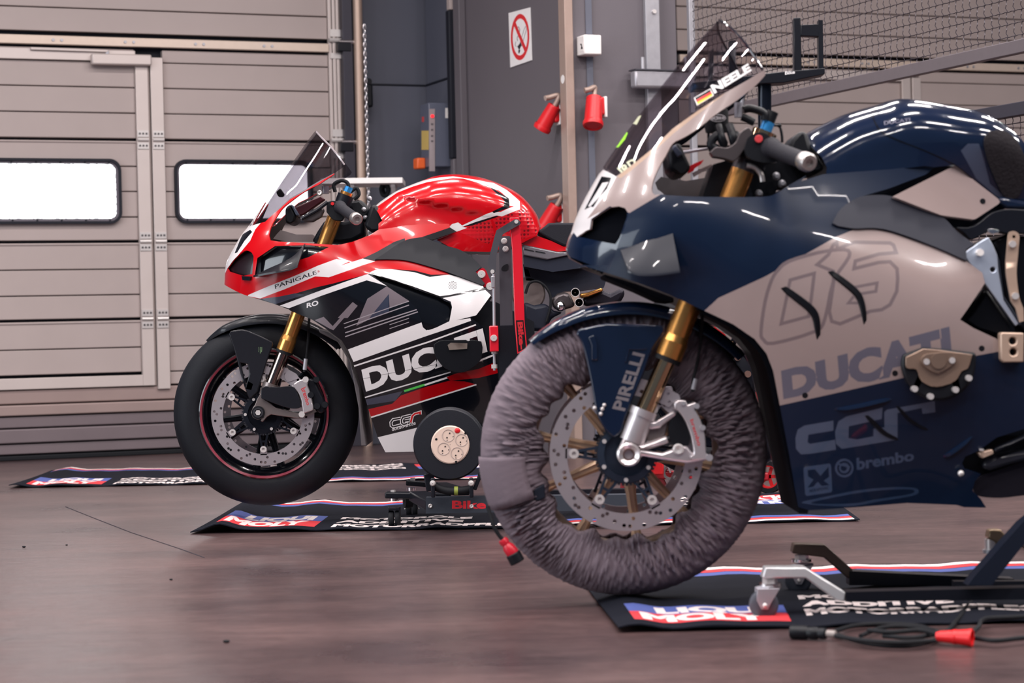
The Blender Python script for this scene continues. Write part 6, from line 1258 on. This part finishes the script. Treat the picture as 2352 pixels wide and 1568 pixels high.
# ------------------------------------------------------------------ floor mats
MATC = mat('mat_fabric', (34, 34, 40), .9, var=.14, scale=60, bump=.4, bscale=500, spec=.2)
MBL = mat('mat_blue', (70, 84, 150), .85); MRD = mat('mat_red', (200, 44, 52), .85); MWH = mat('mat_white', (222, 208, 206), .85)
def liftfn(x0, amp, seed, wl=.5, x1=None):
    r = np.random.RandomState(seed); a = r.rand(4) * 6
    def f(V):
        x = V[:, 0] - x0
        return amp * (np.exp(-((x - .09) / .05) ** 2) * 1.0 + .28 * np.exp(-((x - .3) / .08) ** 2)) + .0022 * (1 + np.sin(x * 21 + a[0] + 3 * V[:, 1])) + .0013 * (1 + np.sin(x * 43 + a[1]))
    return f
def lerp(a, b, t): return (a[0] + (b[0] - a[0]) * t, a[1] + (b[1] - a[1]) * t)
def mat_thing(label, q, amp, seed, flip=False, u=None, lines=('MOTORÖLE', 'ADDITIVE', 'MOTORRADPFLEGE'), logo=None, rows=None, stripes=None):
    """q: far-left, far-right, near-right, near-left corners on the floor"""
    G = [ground(*c, .004) for c in q]; x0 = min(G[0][0], G[3][0])
    def at2(s, t): return lerp(lerp(q[0], q[1], s), lerp(q[3], q[2], s), t)
    # even spacing on the ground: map fractions of the depth through the perspective
    def tt(s, t):
        a = lerp(q[0], q[1], s); b = lerp(q[3], q[2], s); ga, gb = ground(*a, .004), ground(*b, .004); g = ga * (1 - t) + gb * t
        d = g - CAM; f = d @ _fw; return (CX + FPX * (d @ RT) / f, CY - FPX * (d @ UP) / f)
    def box(s0, s1, t0, t1): return [tt(s0 + (s1 - s0) * i / 8, t0) for i in range(9)] + [tt(s1 - (s1 - s0) * i / 8, t1) for i in range(9)]
    F_ = (lambda t: 1 - t) if flip else (lambda t: t)
    P = []
    for m_, a, b in ((1, .012, .055), (2, .062, .105), (3, .112, .165)): P.append((m_, L(box(0.02, .985, F_(a), F_(b)))))
    def tq(s0, s1, t0, t1): 
        if flip: return tt(1 - s0, 1 - t0), tt(1 - s1, 1 - t0), tt(1 - s1, 1 - t1), tt(1 - s0, 1 - t1)
        return tt(s0, t0), tt(s1, t0), tt(s1, t1), tt(s0, t1)
    def tqp(te, s0, s1, t0, t1):
        Pt, E = te; Pt, E = dens(Pt, E, .06)
        return np.array([tt(*((1 - (s0 + (s1 - s0) * a), 1 - (t1 + (t0 - t1) * b)) if flip else (s0 + (s1 - s0) * a, t1 + (t0 - t1) * b))) for a, b in Pt]), E
    a0, a1, b0, b1 = logo
    P.append((3, L(list(tqp(L([(0, 0), (1, 0), (1, 1), (0, 1)]), a0, a1, b0, (b0 + b1) / 2)[0]))) if False else (3, tqp(L([(0, 0), (1, 0), (1, 1), (0, 1)]), a0, a1, b0, (b0 + b1) / 2)))
    P.append((2, tqp(L([(0, 0), (1, 0), (1, 1), (0, 1)]), a0, a1, (b0 + b1) / 2, b1)))
    dx = (a1 - a0); P.append((1, tqp(text('LIQUI', .06), a0 + dx * .18, a1 - dx * .10, b0 + .02, b0 + (b1 - b0) * .52))); P.append((1, tqp(text('MOLY', .06), a0 + dx * .06, a1 - dx * .12, b0 + (b1 - b0) * .52, b1 - .015)))
    for i, (w_, (s0, s1, t0, t1)) in enumerate(zip(lines, rows)): P.append((1, tqp(text(w_, .06), s0, s1, t0, t1)))
    mats = [MATC, MWH, MRD, MBL]
    off = np.array(ground(*q[0], .004))
    o = planar('floor_mat', [[tt(s, 0) for s in np.linspace(0, 1, 60)] + [tt(s, 1) for s in np.linspace(1, 0, 60)]], (0, 0, .004), (0, 0, 1), [mats[0]] + [mats[i] for i, _ in P], paints=[p for _, p in P], grid=.035, step=.03, lift=liftfn(x0, amp, seed), smooth=60, thick=.003)
    return tag(o, label, 'mat', 'printed workshop mats')
RW3 = [(.0, .43, .0, .1)]
mat_thing('printed black workshop mat lying under the navy motorcycle', [(1324, 1315), (2900, 1277), (2900, 1415), (1421, 1449)], .012, 1, logo=(.03, .272, .70, .935), rows=[(.30, .545, .55, .625), (.30, .53, .66, .735), (.30, .68, .77, .86)])
mat_thing('printed black workshop mat with raised left end under the red motorcycle front wheel', [(566, 1158), (1262, 1146.5), (1250, 1209.8), (437, 1223)], .026, 2, logo=(.06, .34, .58, .92), rows=[(.39, .78, .62, .70), (.39, .76, .74, .82), (.39, .98, .86, .95)])
mat_thing('printed black workshop mat ending right below the navy fairing', [(1270, 1146.2), (1880, 1131), (1975, 1194), (1256, 1209.5)], .003, 3, flip=True, logo=(.03, .31, .58, .92), rows=[(.36, .75, .62, .70), (.36, .73, .74, .82), (.36, .95, .86, .95)])
mat_thing('printed black workshop mat farthest left, before the garage gate', [(119, 1080), (590, 1072.5), (565, 1109.5), (20, 1119)], .010, 4, logo=(.06, .38, .60, .93), rows=[(.43, .84, .62, .70), (.43, .82, .74, .82), (.43, .98, .86, .95)])
mat_thing('printed black workshop mat behind the cable reel, partly hidden', [(596, 1072.4), (1130, 1061), (1200, 1097), (571, 1109.3)], .003, 5, flip=True, logo=(.03, .34, .58, .92), rows=[(.39, .78, .62, .70), (.39, .76, .74, .82), (.39, .95, .86, .95)])
# ------------------------------------------------------------------ helpers for things standing at a given distance
def lat(B, Y): return B.O[1] - Y
def pl(B, name, loops, Y, th, m, parent, bevel=.003, **kw): return B.plate(name, loops, lat(B, Y) - th / 2, lat(B, Y) + th / 2, m, parent, bevel, **kw)
def foot(px, py, zz=0.): return ground(px, py, zz)
# ------------------------------------------------------------------ red lift column
YL = 6.62
t = thing('bike_lift', 'black and red single column motorcycle lift beside the red motorcycle', 'lift', foot(1165, 1195))
t.location = (float(at(1165, 1000, YL)[0]), YL, 0); ROOTLOC[t.name] = np.array(t.location)
COLG = mat('column_grey', (58, 57, 64), .42, var=.05); REDC = mat('red_powder_coat', (196, 16, 36), .28, coat=.5, var=.04)
pl(R, 'column', [z('K', 258, 345, 270, 324, 356, 320, 368, 340, 384, 1127, 270, 1127)], YL + .03, .05, COLG, t)
c = pl(R, 'lever_arm', [z('K', 401, 169, 430, 170, 450, 190, 449, 216, 295, 303, 272, 350, 236, 498, 234, 560, 230, 640, 212, 664, 188, 650, 161, 580, 160, 530, 178, 486, 213, 345, 236, 270)], YL - .075, .012, COLG, t)
for (x, y) in ((415, 192), (200, 640)): q = R.p('K', x, y, lat(R, YL - .081)); M().cyl(q + (0, .06, 0), q + (0, -.006, 0), .006, 12).o('lever_pin', BOLT, c)
for (x, y) in ((305, 365), (318, 437)): q = R.p('K', x, y, lat(R, YL + .005)); M().lathe(q, (0, -1, 0), [(.001, .007), (.0065, .007), (.0085, .002), (.0095, .002), (.0095, -.004)], 16).o('column_bolt', BOLT, t)
pl(R, 'column_slot', [smc(z('K', 280, 622, 290, 595, 330, 572, 345, 590, 335, 630, 300, 634), 3)], YL + .004, .003, BLKP, t, 0)
rb = pl(R, 'red_bar', [z('K', 354, 157, 441, 152, 468, 463, 490, 1098, 514, 1330, 424, 1384, 400, 1098, 378, 463)], YL - .05, .03, REDC, t, mats=[mat('label_black', (20, 18, 20), .4), mat('print_red', (0, 0, 0)), mat('decal_white', (0, 0, 0))], paints=[LL([z('K', 412, 1080, 480, 1078, 503, 1330, 432, 1366)]), quad(text('Bike-', .05), *z('K', 472, 1092, 492, 1335, 444, 1345, 424, 1095))])
rod = M(); a = R.p('K', 212, 660, lat(R, YL)); b = R.p('K', 219, 1530, lat(R, YL)); rod.cyl(a, b, .0045, 10).o('threaded_rod', STEEL, t)
pl(R, 'rod_fork', [z('K', 186, 680, 222, 680, 220, 790, 190, 790)], YL, .02, STEEL, t)
for y in (1512, 1380): q = R.p('K', 218, y, lat(R, YL)); M().cyl(q, q + Z3 * .012, .009, 6).o('rod_nut', BOLT, t)
pl(R, 'red_block', [z('K', 170, 1130, 250, 1128, 258, 1360, 176, 1363)], YL - .01, .04, REDC, t)
q = R.p('K', 213, 1240, lat(R, YL - .03)); M().lathe(q, (0, -1, 0), [(.001, .008), (.009, .008), (.0105, .003), (.0105, -.004)], 18).o('block_bolt', BOLT, t)
pl(R, 'lower_column', [z('K', 256, 1128, 412, 1122, 500, 1330, 480, 1568) + z('X', 1200, 1146, 1147, 1147)], YL + .03, .07, BLKM, t)
bb = pl(R, 'base_beam', [z('X', 978, 1143, 1490, 1135, 1490, 1170, 978, 1179)], YL, .06, mat('beam_slate', (46, 52, 62), .45, var=.06), t, mats=[mat('print_red_bright', (214, 36, 48), .4)], paints=[quad(text('Bike', .035), *z('J', 830, 938, 1102, 938, 1102, 1004, 830, 1004)), quad(text('lift', .035), *z('J', 1122, 938, 1330, 934, 1330, 1000, 1122, 1004))])
for (x, y) in ((656, 981), (986, 984)): q = R.p('J', x, y, lat(R, YL - .03)); M().lathe(q, (0, -1, 0), [(.001, .004), (.004, .006), (.0065, .003), (.0072, -.003)], 14).o('beam_bolt', BOLT, bb)
pl(R, 'rear_beam', [z('X', 1240, 1127, 1480, 1122, 1480, 1134, 1240, 1141)], YL + .34, .05, BLKM, t)
Ya, Yb = 6.84, 7.22
def arm(px0, py0, px1, py1, Y, w_, h_, name='arm'):
    M().bar(at(px0, py0, Y), at(px1, py1, Y), w_, h_).o(name, BLKM, t, bevel=.004)
arm(885, 1136, 1036, 1138, Ya, .06, .019); arm(933, 1108, 1010, 1114, Yb, .05, .016)
p = at(1010, 1114, Yb); M().bar(p, at(1060, 1130, YL + .05), .05, .02).o('arm', BLKM, t, bevel=.004); M().bar(at(960, 1138, Ya), at(1000, 1160, YL), .06, .03).o('arm', BLKM, t, bevel=.004)
def twin_caster(px, py0, Y, parent, r=.02, tilt=0., col=None):
    top = at(px, py0, Y); g = np.array([top[0], Y, r]); 
    c = M(); c.cyl(top, top - Z3 * .010, .016, 16).o('swivel', CHROME, parent)
    hb = M(); hb.box(np.array([top[0], Y, (top[2] + r) / 2 - .001]), (.036, .04, .008)); 
    for s_ in (-1, 1): hb.bar(np.array([top[0] + s_ * .017, Y, (top[2] + r) / 2 + .004]), g + (s_ * .017, 0, 0), .03, .004, up=(1, 0, 0))
    h_ = hb.o('caster_yoke', BLKM, parent, bevel=.001)
    for s_ in (-1, 1): M().lathe(g + (s_ * .010 , 0, 0), (1, 0, 0), [(.004, -.008), (r * .92, -.008), (r, -.005), (r, .005), (r * .92, .008), (.004, .008)], 24).o('caster_wheel', RUB, h_)
    for s_ in (-1, 1): M().sph(g + (s_ * .0225, 0, 0), .0035, 8).o('axle_end', BOLT, h_)
twin_caster(905, 1143, Ya, t, .026); twin_caster(945, 1119, Yb, t, .026)
q = at(903, 1128, Ya); M().cyl(q - Z3 * .004, q + Z3 * .004, .008, 6).o('arm_nut', BOLT, t); q = at(948, 1101, Yb); M().cyl(q - Z3 * .004, q + Z3 * .006, .008, 6).o('arm_nut', BOLT, t)
q = at(937, 1150, Ya + .06); M().lathe(q, (1, .3, 0), [(.004, -.012), (.022, -.012), (.024, 0), (.022, .012), (.004, .012)], 20).o('spare_wheel', RUB, t)
# ------------------------------------------------------------------ cable reel
YR = 6.52
cr0 = at(1031.5, 1020, YR); lr = 5000 / YR
t = thing('cable_reel', 'black round cable reel with four beige sockets in front of the red fairing', 'cable reel', (cr0[0], YR, .07))
M().lathe(cr0, (0, -1, 0), [(.001, -.12), (.104, -.12), (.108, -.115), (.108, -.098), (.104, -.094), (.07, -.09), (.07, -.03), (.104, -.026), (.108, -.022), (.108, -.004), (.103, .002), (.062, .004), (.001, .004)], 72).o('drum', mat('drum_plastic', (36, 36, 40), .5, var=.08, bump=.15, bscale=500), t)
fcp = M().lathe(cr0 + (.0035, 0, -.001), (0, -1, 0), [(.001, .009), (.054, .009), (.0575, .006), (.0575, .002)], 48).o('socket_plate', mat('socket_beige', (206, 182, 168), .4, var=.03), t)
for (x, y) in ((800, 418), (907, 454), (764, 524), (870, 560)):
    q = at(*z('J', x, y)[0], YR - .009)
    s_ = M().lathe(q, (0, -1, 0), [(.001, -.006), (.0155, -.006), (.0165, .001), (.0185, .0014), (.0190, .0005)], 28).o('socket', mat('socket_shade', (176, 158, 150), .4, var=.03), fcp)
    pn = M(); 
    for d_ in ((-.004, -.006), (.0045, .007), (.0145, -.003), (-.0040, -.0135)): pn.cyl(q + (d_[0], .005, d_[1]), q + (d_[0], -.0015, d_[1]), .0022 if abs(d_[0]) < .006 and abs(d_[1]) < .01 else .0014, 8)
    pn.o('contact', BLKP, s_)
q = at(*z('J', 873, 378)[0], YR - .009); M().sph(q, .0085, 16, (1, .5, 1)).o('fuse_button', REDP, fcp)
for (x, y) in ((704, 447), (937, 399), (862, 628)): q = at(*z('J', x, y)[0], YR - .009); M().cyl(q + (0, .003, 0), q + (0, -.001, 0), .0036, 10).o('screw', BLKP, fcp)
for x in (675, 982):
    a, b = at(*z('J', x, 755)[0], YR - .0), at(*z('J', x + 5, 912)[0], YR - .0); st = M().bar(a, b, .012, .03).o('stand_leg', BLKM, t, bevel=.003); q = at(*z('J', x, 800)[0], YR - .016); M().lathe(q, (0, -1, 0), [(.001, .006), (.006, .005), (.009, 0), (.009, -.004)], 14).o('stand_bolt', BOLT, st)
M().bar(at(*z('J', 640, 720)[0], YR + .03), at(*z('J', 665, 860)[0], YR + .03), .03, .012).o('stand_leg', BLKM, t, bevel=.003); M().bar(at(*z('J', 1060, 720)[0], YR + .03), at(*z('J', 1010, 850)[0], YR + .03), .03, .012).o('stand_leg', BLKM, t, bevel=.003)
M().tube([at(*z('J', x, y)[0], YR + .01) for x, y in ((690, 815), (720, 838), (790, 858), (870, 860), (950, 850), (985, 840))], .012, 10, smooth=4).o('carry_handle', RUB, t)
M().cyl(at(*z('J', 848, 860)[0], YR + .01), at(*z('J', 878, 860)[0], YR + .01), .0135, 14).o('cable_tape', mat('tape_green', (120, 130, 50), .6), t)
# ------------------------------------------------------------------ red rear stand behind the navy wheel
wq = foot(1768, 1132); YS = float(wq[1])
t = thing('rear_stand', 'red rear paddock stand with red rimmed wheel behind the navy motorcycle front wheel', 'stand', (wq[0], YS, 0))
c0 = at(1766, 1094, YS); rw_ = c0[2]
ww = M().lathe(c0, (-.35, -.94, 0), [(rw_ * .70, -.018), (rw_ * .95, -.018), (rw_, -.012), (rw_, .012), (rw_ * .95, .018), (rw_ * .70, .018)], 36, close=True).o('wheel_tyre', RUB, t)
rm_ = M().lathe(c0, (-.35, -.94, 0), [(rw_ * .60, -.012), (rw_ * .72, -.016), (rw_ * .72, .016), (rw_ * .62, .016), (rw_ * .58, .004)], 36, close=True)
for k in range(5):
    a = 2 * PI * k / 5; rm_.bar(c0, c0 + np.array([math.cos(a) * rw_ * .66, -.0, math.sin(a) * rw_ * .66]), .012, .008, up=(0, 1, 0))
rm_.o('wheel_rim', REDP, t)
M().bar(c0, at(1500, 1090, YS), .03, .03).o('stand_tube', mat('stand_red', (170, 26, 40), .35), t, bevel=.006)
M().bar(at(1508, 1057, YS - .05), at(1508, 1090, YS - .05), .05, .045).o('stand_block', REDP, t, bevel=.006)
M().bar(at(1425, 1118, YS), at(1460, 1120, YS), .05, .05).o('stand_foot', mat('foot_red', (140, 40, 48), .4), t, bevel=.006)
M().bar(at(1510, 1090, YS), at(1530, 1130, YS), .02, .03).o('stand_tube', mat('foot_red', (0, 0, 0)), t, bevel=.004)
cq = at(1540, 1085, YS - .02); M().lathe(cq, (-.5, -.85, 0), [(.018, -.008), (.027, -.008), (.029, 0), (.027, .008), (.018, .008)], 24, close=True).o('swivel_wheel', mat('swivel_grey', (120, 118, 120), .4), t)
M().bar(at(1530, 1062, YS - .02), cq, .02, .006).o('swivel_fork', STEEL, t)
# ------------------------------------------------------------------ black paddock stand under the navy motorcycle
Yn, Yf = 4.50, 4.92
t = thing('paddock_stand', 'black and bare metal paddock stand on casters under the navy motorcycle', 'stand', foot(2100, 1392)); t.location[1] = 4.6; ROOTLOC[t.name] = np.array(t.location)
def pi(name, Y, th, m, *c, bev=.003): return pl(K, name, [z('I', *c)], Y, th, m, t, bev)
ARMS = mat('arm_silver', (206, 206, 208), .3, metal=.5, var=.06); ARMG = mat('arm_brown', (92, 76, 66), .4, metal=.3)
pi('silver_arm', Yn, .045, ARMS, 970, 425, 1185, 424, 1400, 558, 1394, 608, 1350, 600, 1185, 482, 955, 484)
pi('main_beam', Yn, .05, BLKM, 1402, 556, 2900, 520, 2900, 590, 1402, 608)
pi('rear_arm', Yf, .045, ARMG, 1125, 298, 1290, 304, 1440, 438, 1418, 488, 1285, 372, 1115, 350)
pi('rear_beam', Yf, .05, BLKM, 1420, 444, 2300, 486, 2300, 520, 1420, 520)
pi('cross_beam', Yf - .2, .03, BLKM, 1980, 500, 2900, 496, 2900, 545, 1980, 545)
pi('strut', Yn - .03, .05, mat('strut_black', (34, 40, 50), .35, var=.06), 2052, 520, 2090, 470, 2340, 190, 2700, -100, 2700, 20, 2352, 300, 2180, 520)
pi('hook_plate', Yf, .04, mat('hook_bronze', (150, 128, 104), .35, metal=.6), 2160, 270, 2170, 225, 2230, 222, 2262, 265, 2255, 310, 2220, 330, 2200, 290, bev=.004)
q = K.p('I', 2178, 300, lat(K, Yf)); M().cyl(q + Z3 * .012, q - Z3 * .012, .016, 14).o('knurled_nut', BOLT, t); M().cyl(q - Z3 * .012, q - Z3 * .02, .02, 16).o('hook_washer', STEEL, t)
for (x, y, Y) in ((1165, 365, Yf), (2005 - 1010, 492, Yn)):
    q = K.p('I', x, y, lat(K, Y)); M().cyl(q + Z3 * .004, q - Z3 * .010, .0155, 6).o('caster_nut', BOLT, t); M().cyl(q - Z3 * .006, q - Z3 * .012, .024, 18).o('caster_washer', CHROME, t)
for (x, y, Y) in ((985, 505, Yn), (1165, 390, Yf)):
    top = K.p('I', x, y, lat(K, Y)); r_ = .030; g = np.array([top[0] - .012, Y - .02, r_])
    c = M(); c.bar(top - Z3 * .008 - np.array([.012, 0, 0]), top - Z3 * .008 + np.array([.012, -.02, 0]), .045, .006)
    for s_ in (-1, 1):
        yy_ = np.array([0, s_ * .0175 - (.003 if s_ < 0 else 0), 0]); tg = np.array([top[0], g[1], top[2]])
        c.prism([tg + yy_ + (-.027, 0, -.008), tg + yy_ + (.020, 0, -.008), g + yy_ + (.013, 0, .004), g + yy_ + (.006, 0, -.009), g + yy_ + (-.007, 0, -.008), g + yy_ + (-.016, 0, .010)], (0, .003, 0))
    fk_ = c.o('caster_fork', STEEL, t, bevel=.001)
    M().lathe(g + (0, .0, 0), (0, -1, 0), [(.001, -.012), (r_ * .8, -.012), (r_, -.007), (r_, .007), (r_ * .8, .012), (.001, .012)], 28).o('caster_wheel', mat('wheel_grey', (66, 70, 80), .5), fk_)
    M().sph(g + (0, -.021, 0), .0055, 10).o('caster_axle', BOLT, fk_)
# ------------------------------------------------------------------ leads and plugs on the floor by the front mat
def gz_(pts, h): return [ground(x, y, h) for x, y in pts]
def gI(*c, h=.006): return gz_(z('I', *c), h)
t = thing('cable_bundle', 'black extension leads looped on the floor before the front mat', 'cable', ground(2000, 1465))
for i, c in enumerate([(1330, 770, 1400, 800, 1550, 836, 1750, 842, 1900, 800, 2000, 700, 2060, 620, 2120, 570), (1340, 765, 1450, 735, 1600, 725, 1780, 735, 1880, 765), (1480, 790, 1600, 745, 1750, 740, 1890, 770, 1760, 800, 1600, 790), (2080, 800, 2200, 815, 2352, 800, 2600, 780), (1345, 790, 1500, 815, 1700, 825, 1880, 815), (2080, 770, 2110, 740, 2140, 700, 2280, 690, 2500, 680), (1520, 760, 1650, 770, 1800, 760, 1900, 785)]):
    M().tube(gI(*c, h=.0075 + .002 * i), .0045, 8, smooth=6).o('lead', RUB, t)
t = thing('lead_connector', 'black cable connector lying on the floor left of the red plug', 'connector', ground(*z('I', 1220, 790)[0]))
a, b = gI(1112, 768, 1300, 778, h=.014); d = (b - a) / np.linalg.norm(b - a); Ln = np.linalg.norm(b - a)
M().lathe(a, d, [(.001, 0), (.0135, 0), (.0135, .03), (.011, .034), (.0125, .04), (.0125, .052), (.010, .056), (.0115, .06), (.011, .07), (.007, Ln), (.001, Ln)], 18).o('body', BLKP, t)
M().cyl(a + d * Ln, a + d * (Ln + .018), .007, 12).o('ferrule', mat('ferrule_grey', (150, 140, 136), .4), t)
t = thing('red_plug', 'bright red cable plug lying on the floor before the front mat', 'plug', ground(*z('I', 2000, 830)[0]))
a, b = gI(1885, 792, 2076, 800, h=.017); d = (b - a) / np.linalg.norm(b - a); Ln = np.linalg.norm(b - a)
M().lathe(a, d, [(.001, 0), (.008, 0), (.010, .006), (.0155, Ln * .9), (.0165, Ln * .93), (.0165, Ln), (.013, Ln), (.013, Ln - .01), (.001, Ln - .01)], 22).o('body', mat('plug_bright_red', (220, 20, 26), .4), t)
M().lathe(a, d, [(.0122, Ln * .45), (.0135, Ln * .47), (.0140, Ln * .55), (.0135, Ln * .57)], 22).o('collar', mat('plug_bright_red', (0, 0, 0)), t)
# ------------------------------------------------------------------ stand with U shaped uprights behind the navy motorcycle
YT = 5.6
t = thing('lift_column', 'black steel lift column with two U shaped uprights behind the navy windscreen', 'lift', (at(1756, 500, YT)[0], YT, 0))
def pt(name, *c, Y=YT, th=.03, m=BLKM, bev=.002): return pl(K, name, [z('X', *c)], Y, th, m, t, bev)
pt('upright', 1823, 41, 1839, 40, 1842, 168, 1825, 170); pt('upright', 1880, 46, 1890, 46, 1892, 170, 1881, 171); pt('crossbar', 1839, 57, 1882, 55, 1882, 84, 1839, 82)
pt('side_arm', 1590, 190, 1800, 164, 1895, 156, 1895, 170, 1800, 190, 1750, 192, 1590, 206, th=.07); 
pt('upright', 1630, 118, 1640, 110, 1636, 200, 1628, 200); pt('upright', 1675, 94, 1690, 92, 1690, 190, 1676, 192)
lettering(K, 'plate_lettering', quad(text('Bike', .03), *z('X', 1803, 164, 1826, 161, 1826, 169, 1803, 172)), lat(K, YT - .036), mat('decal_white', (0, 0, 0)), t)
a, b = at(1756, 188, YT), at(1757, 600, YT); e_ = at(2440, 600, YT)
M().cyl(a, b, .0175, 16).o('post', mat('post_black', (30, 34, 42), .25, metal=.4), t); M().bar(b - (.03, 0, 0), e_ + (.03, 0, 0), .05, .05).o('cantilever_beam', BLKM, t, bevel=.004)
M().bar(e_ + (0, .03, .05), np.array([e_[0], YT + .03, .03]), .07, .06, up=(0, 1, 0)).o('mast', BLKM, t, bevel=.004); M().box((e_[0], YT, .015), (.16, .6, .03)).o('foot_plate', BLKM, t, bevel=.004)
M().cyl(at(1703, 250, YT), at(1708, 200, YT), .006, 10).o('pin', STEEL, t)
# ------------------------------------------------------------------ crumbs of rubber on the floor
for (x, y, r) in ((520, 1472, .0055), (55, 1255, .0045), (153, 1251, .003), (393, 1330, .0035)):
    g = ground(x, y, r * .55); o = M().sph(g, r, 8, (1.3, .9, .6)).o('rubber_crumb', RUB); tag(o, {520: 'black rubber crumb on the open floor nearest the camera', 55: 'black rubber crumb on the floor at the far left', 153: 'tiny black crumb beside the floor crack at left', 393: 'small black crumb on the floor in front of the red front wheel'}[x], 'crumb', 'rubber crumbs on the floor')
# ------------------------------------------------------------------ the rest of the navy motorcycle, past the edge of the photograph
RC = K.O + np.array([1.455, 0, -.012])
K.wheel(mat('rim_bronze', (0, 0, 0)), GSP, None, [(a + 5, a) for a in range(10, 370, 36)], 0, C=RC, R=.312, wd=1.5, name='rear_wheel')
K.plate('swingarm', [[(.80, .14), (.95, .17), (1.25, .10), (1.50, .03), (1.52, -.03), (1.40, -.04), (1.0, .02), (.80, .02)]], -.10, -.06, BLKM, px=False, bevel=.01)
K.plate('swingarm', [[(.92, .14), (1.25, .10), (1.50, .03), (1.52, -.03), (1.40, -.04), (1.0, .02), (.92, .02)]], .06, .10, BLKM, px=False, bevel=.01)
K.plate('tail_fairing', [[(.905, .47), (.915, .60), (1.02, .63), (1.22, .69), (1.46, .80), (1.52, .79), (1.44, .70), (1.22, .58), (1.02, .47)]], -.09, .09, NAVY, px=False, bevel=.02)
K.plate('seat', [[(.92, .595), (.96, .64), (1.06, .655), (1.20, .70), (1.22, .69), (1.04, .625)]], -.10, .10, mat('seat_foam', (0, 0, 0)), px=False, bevel=.01)
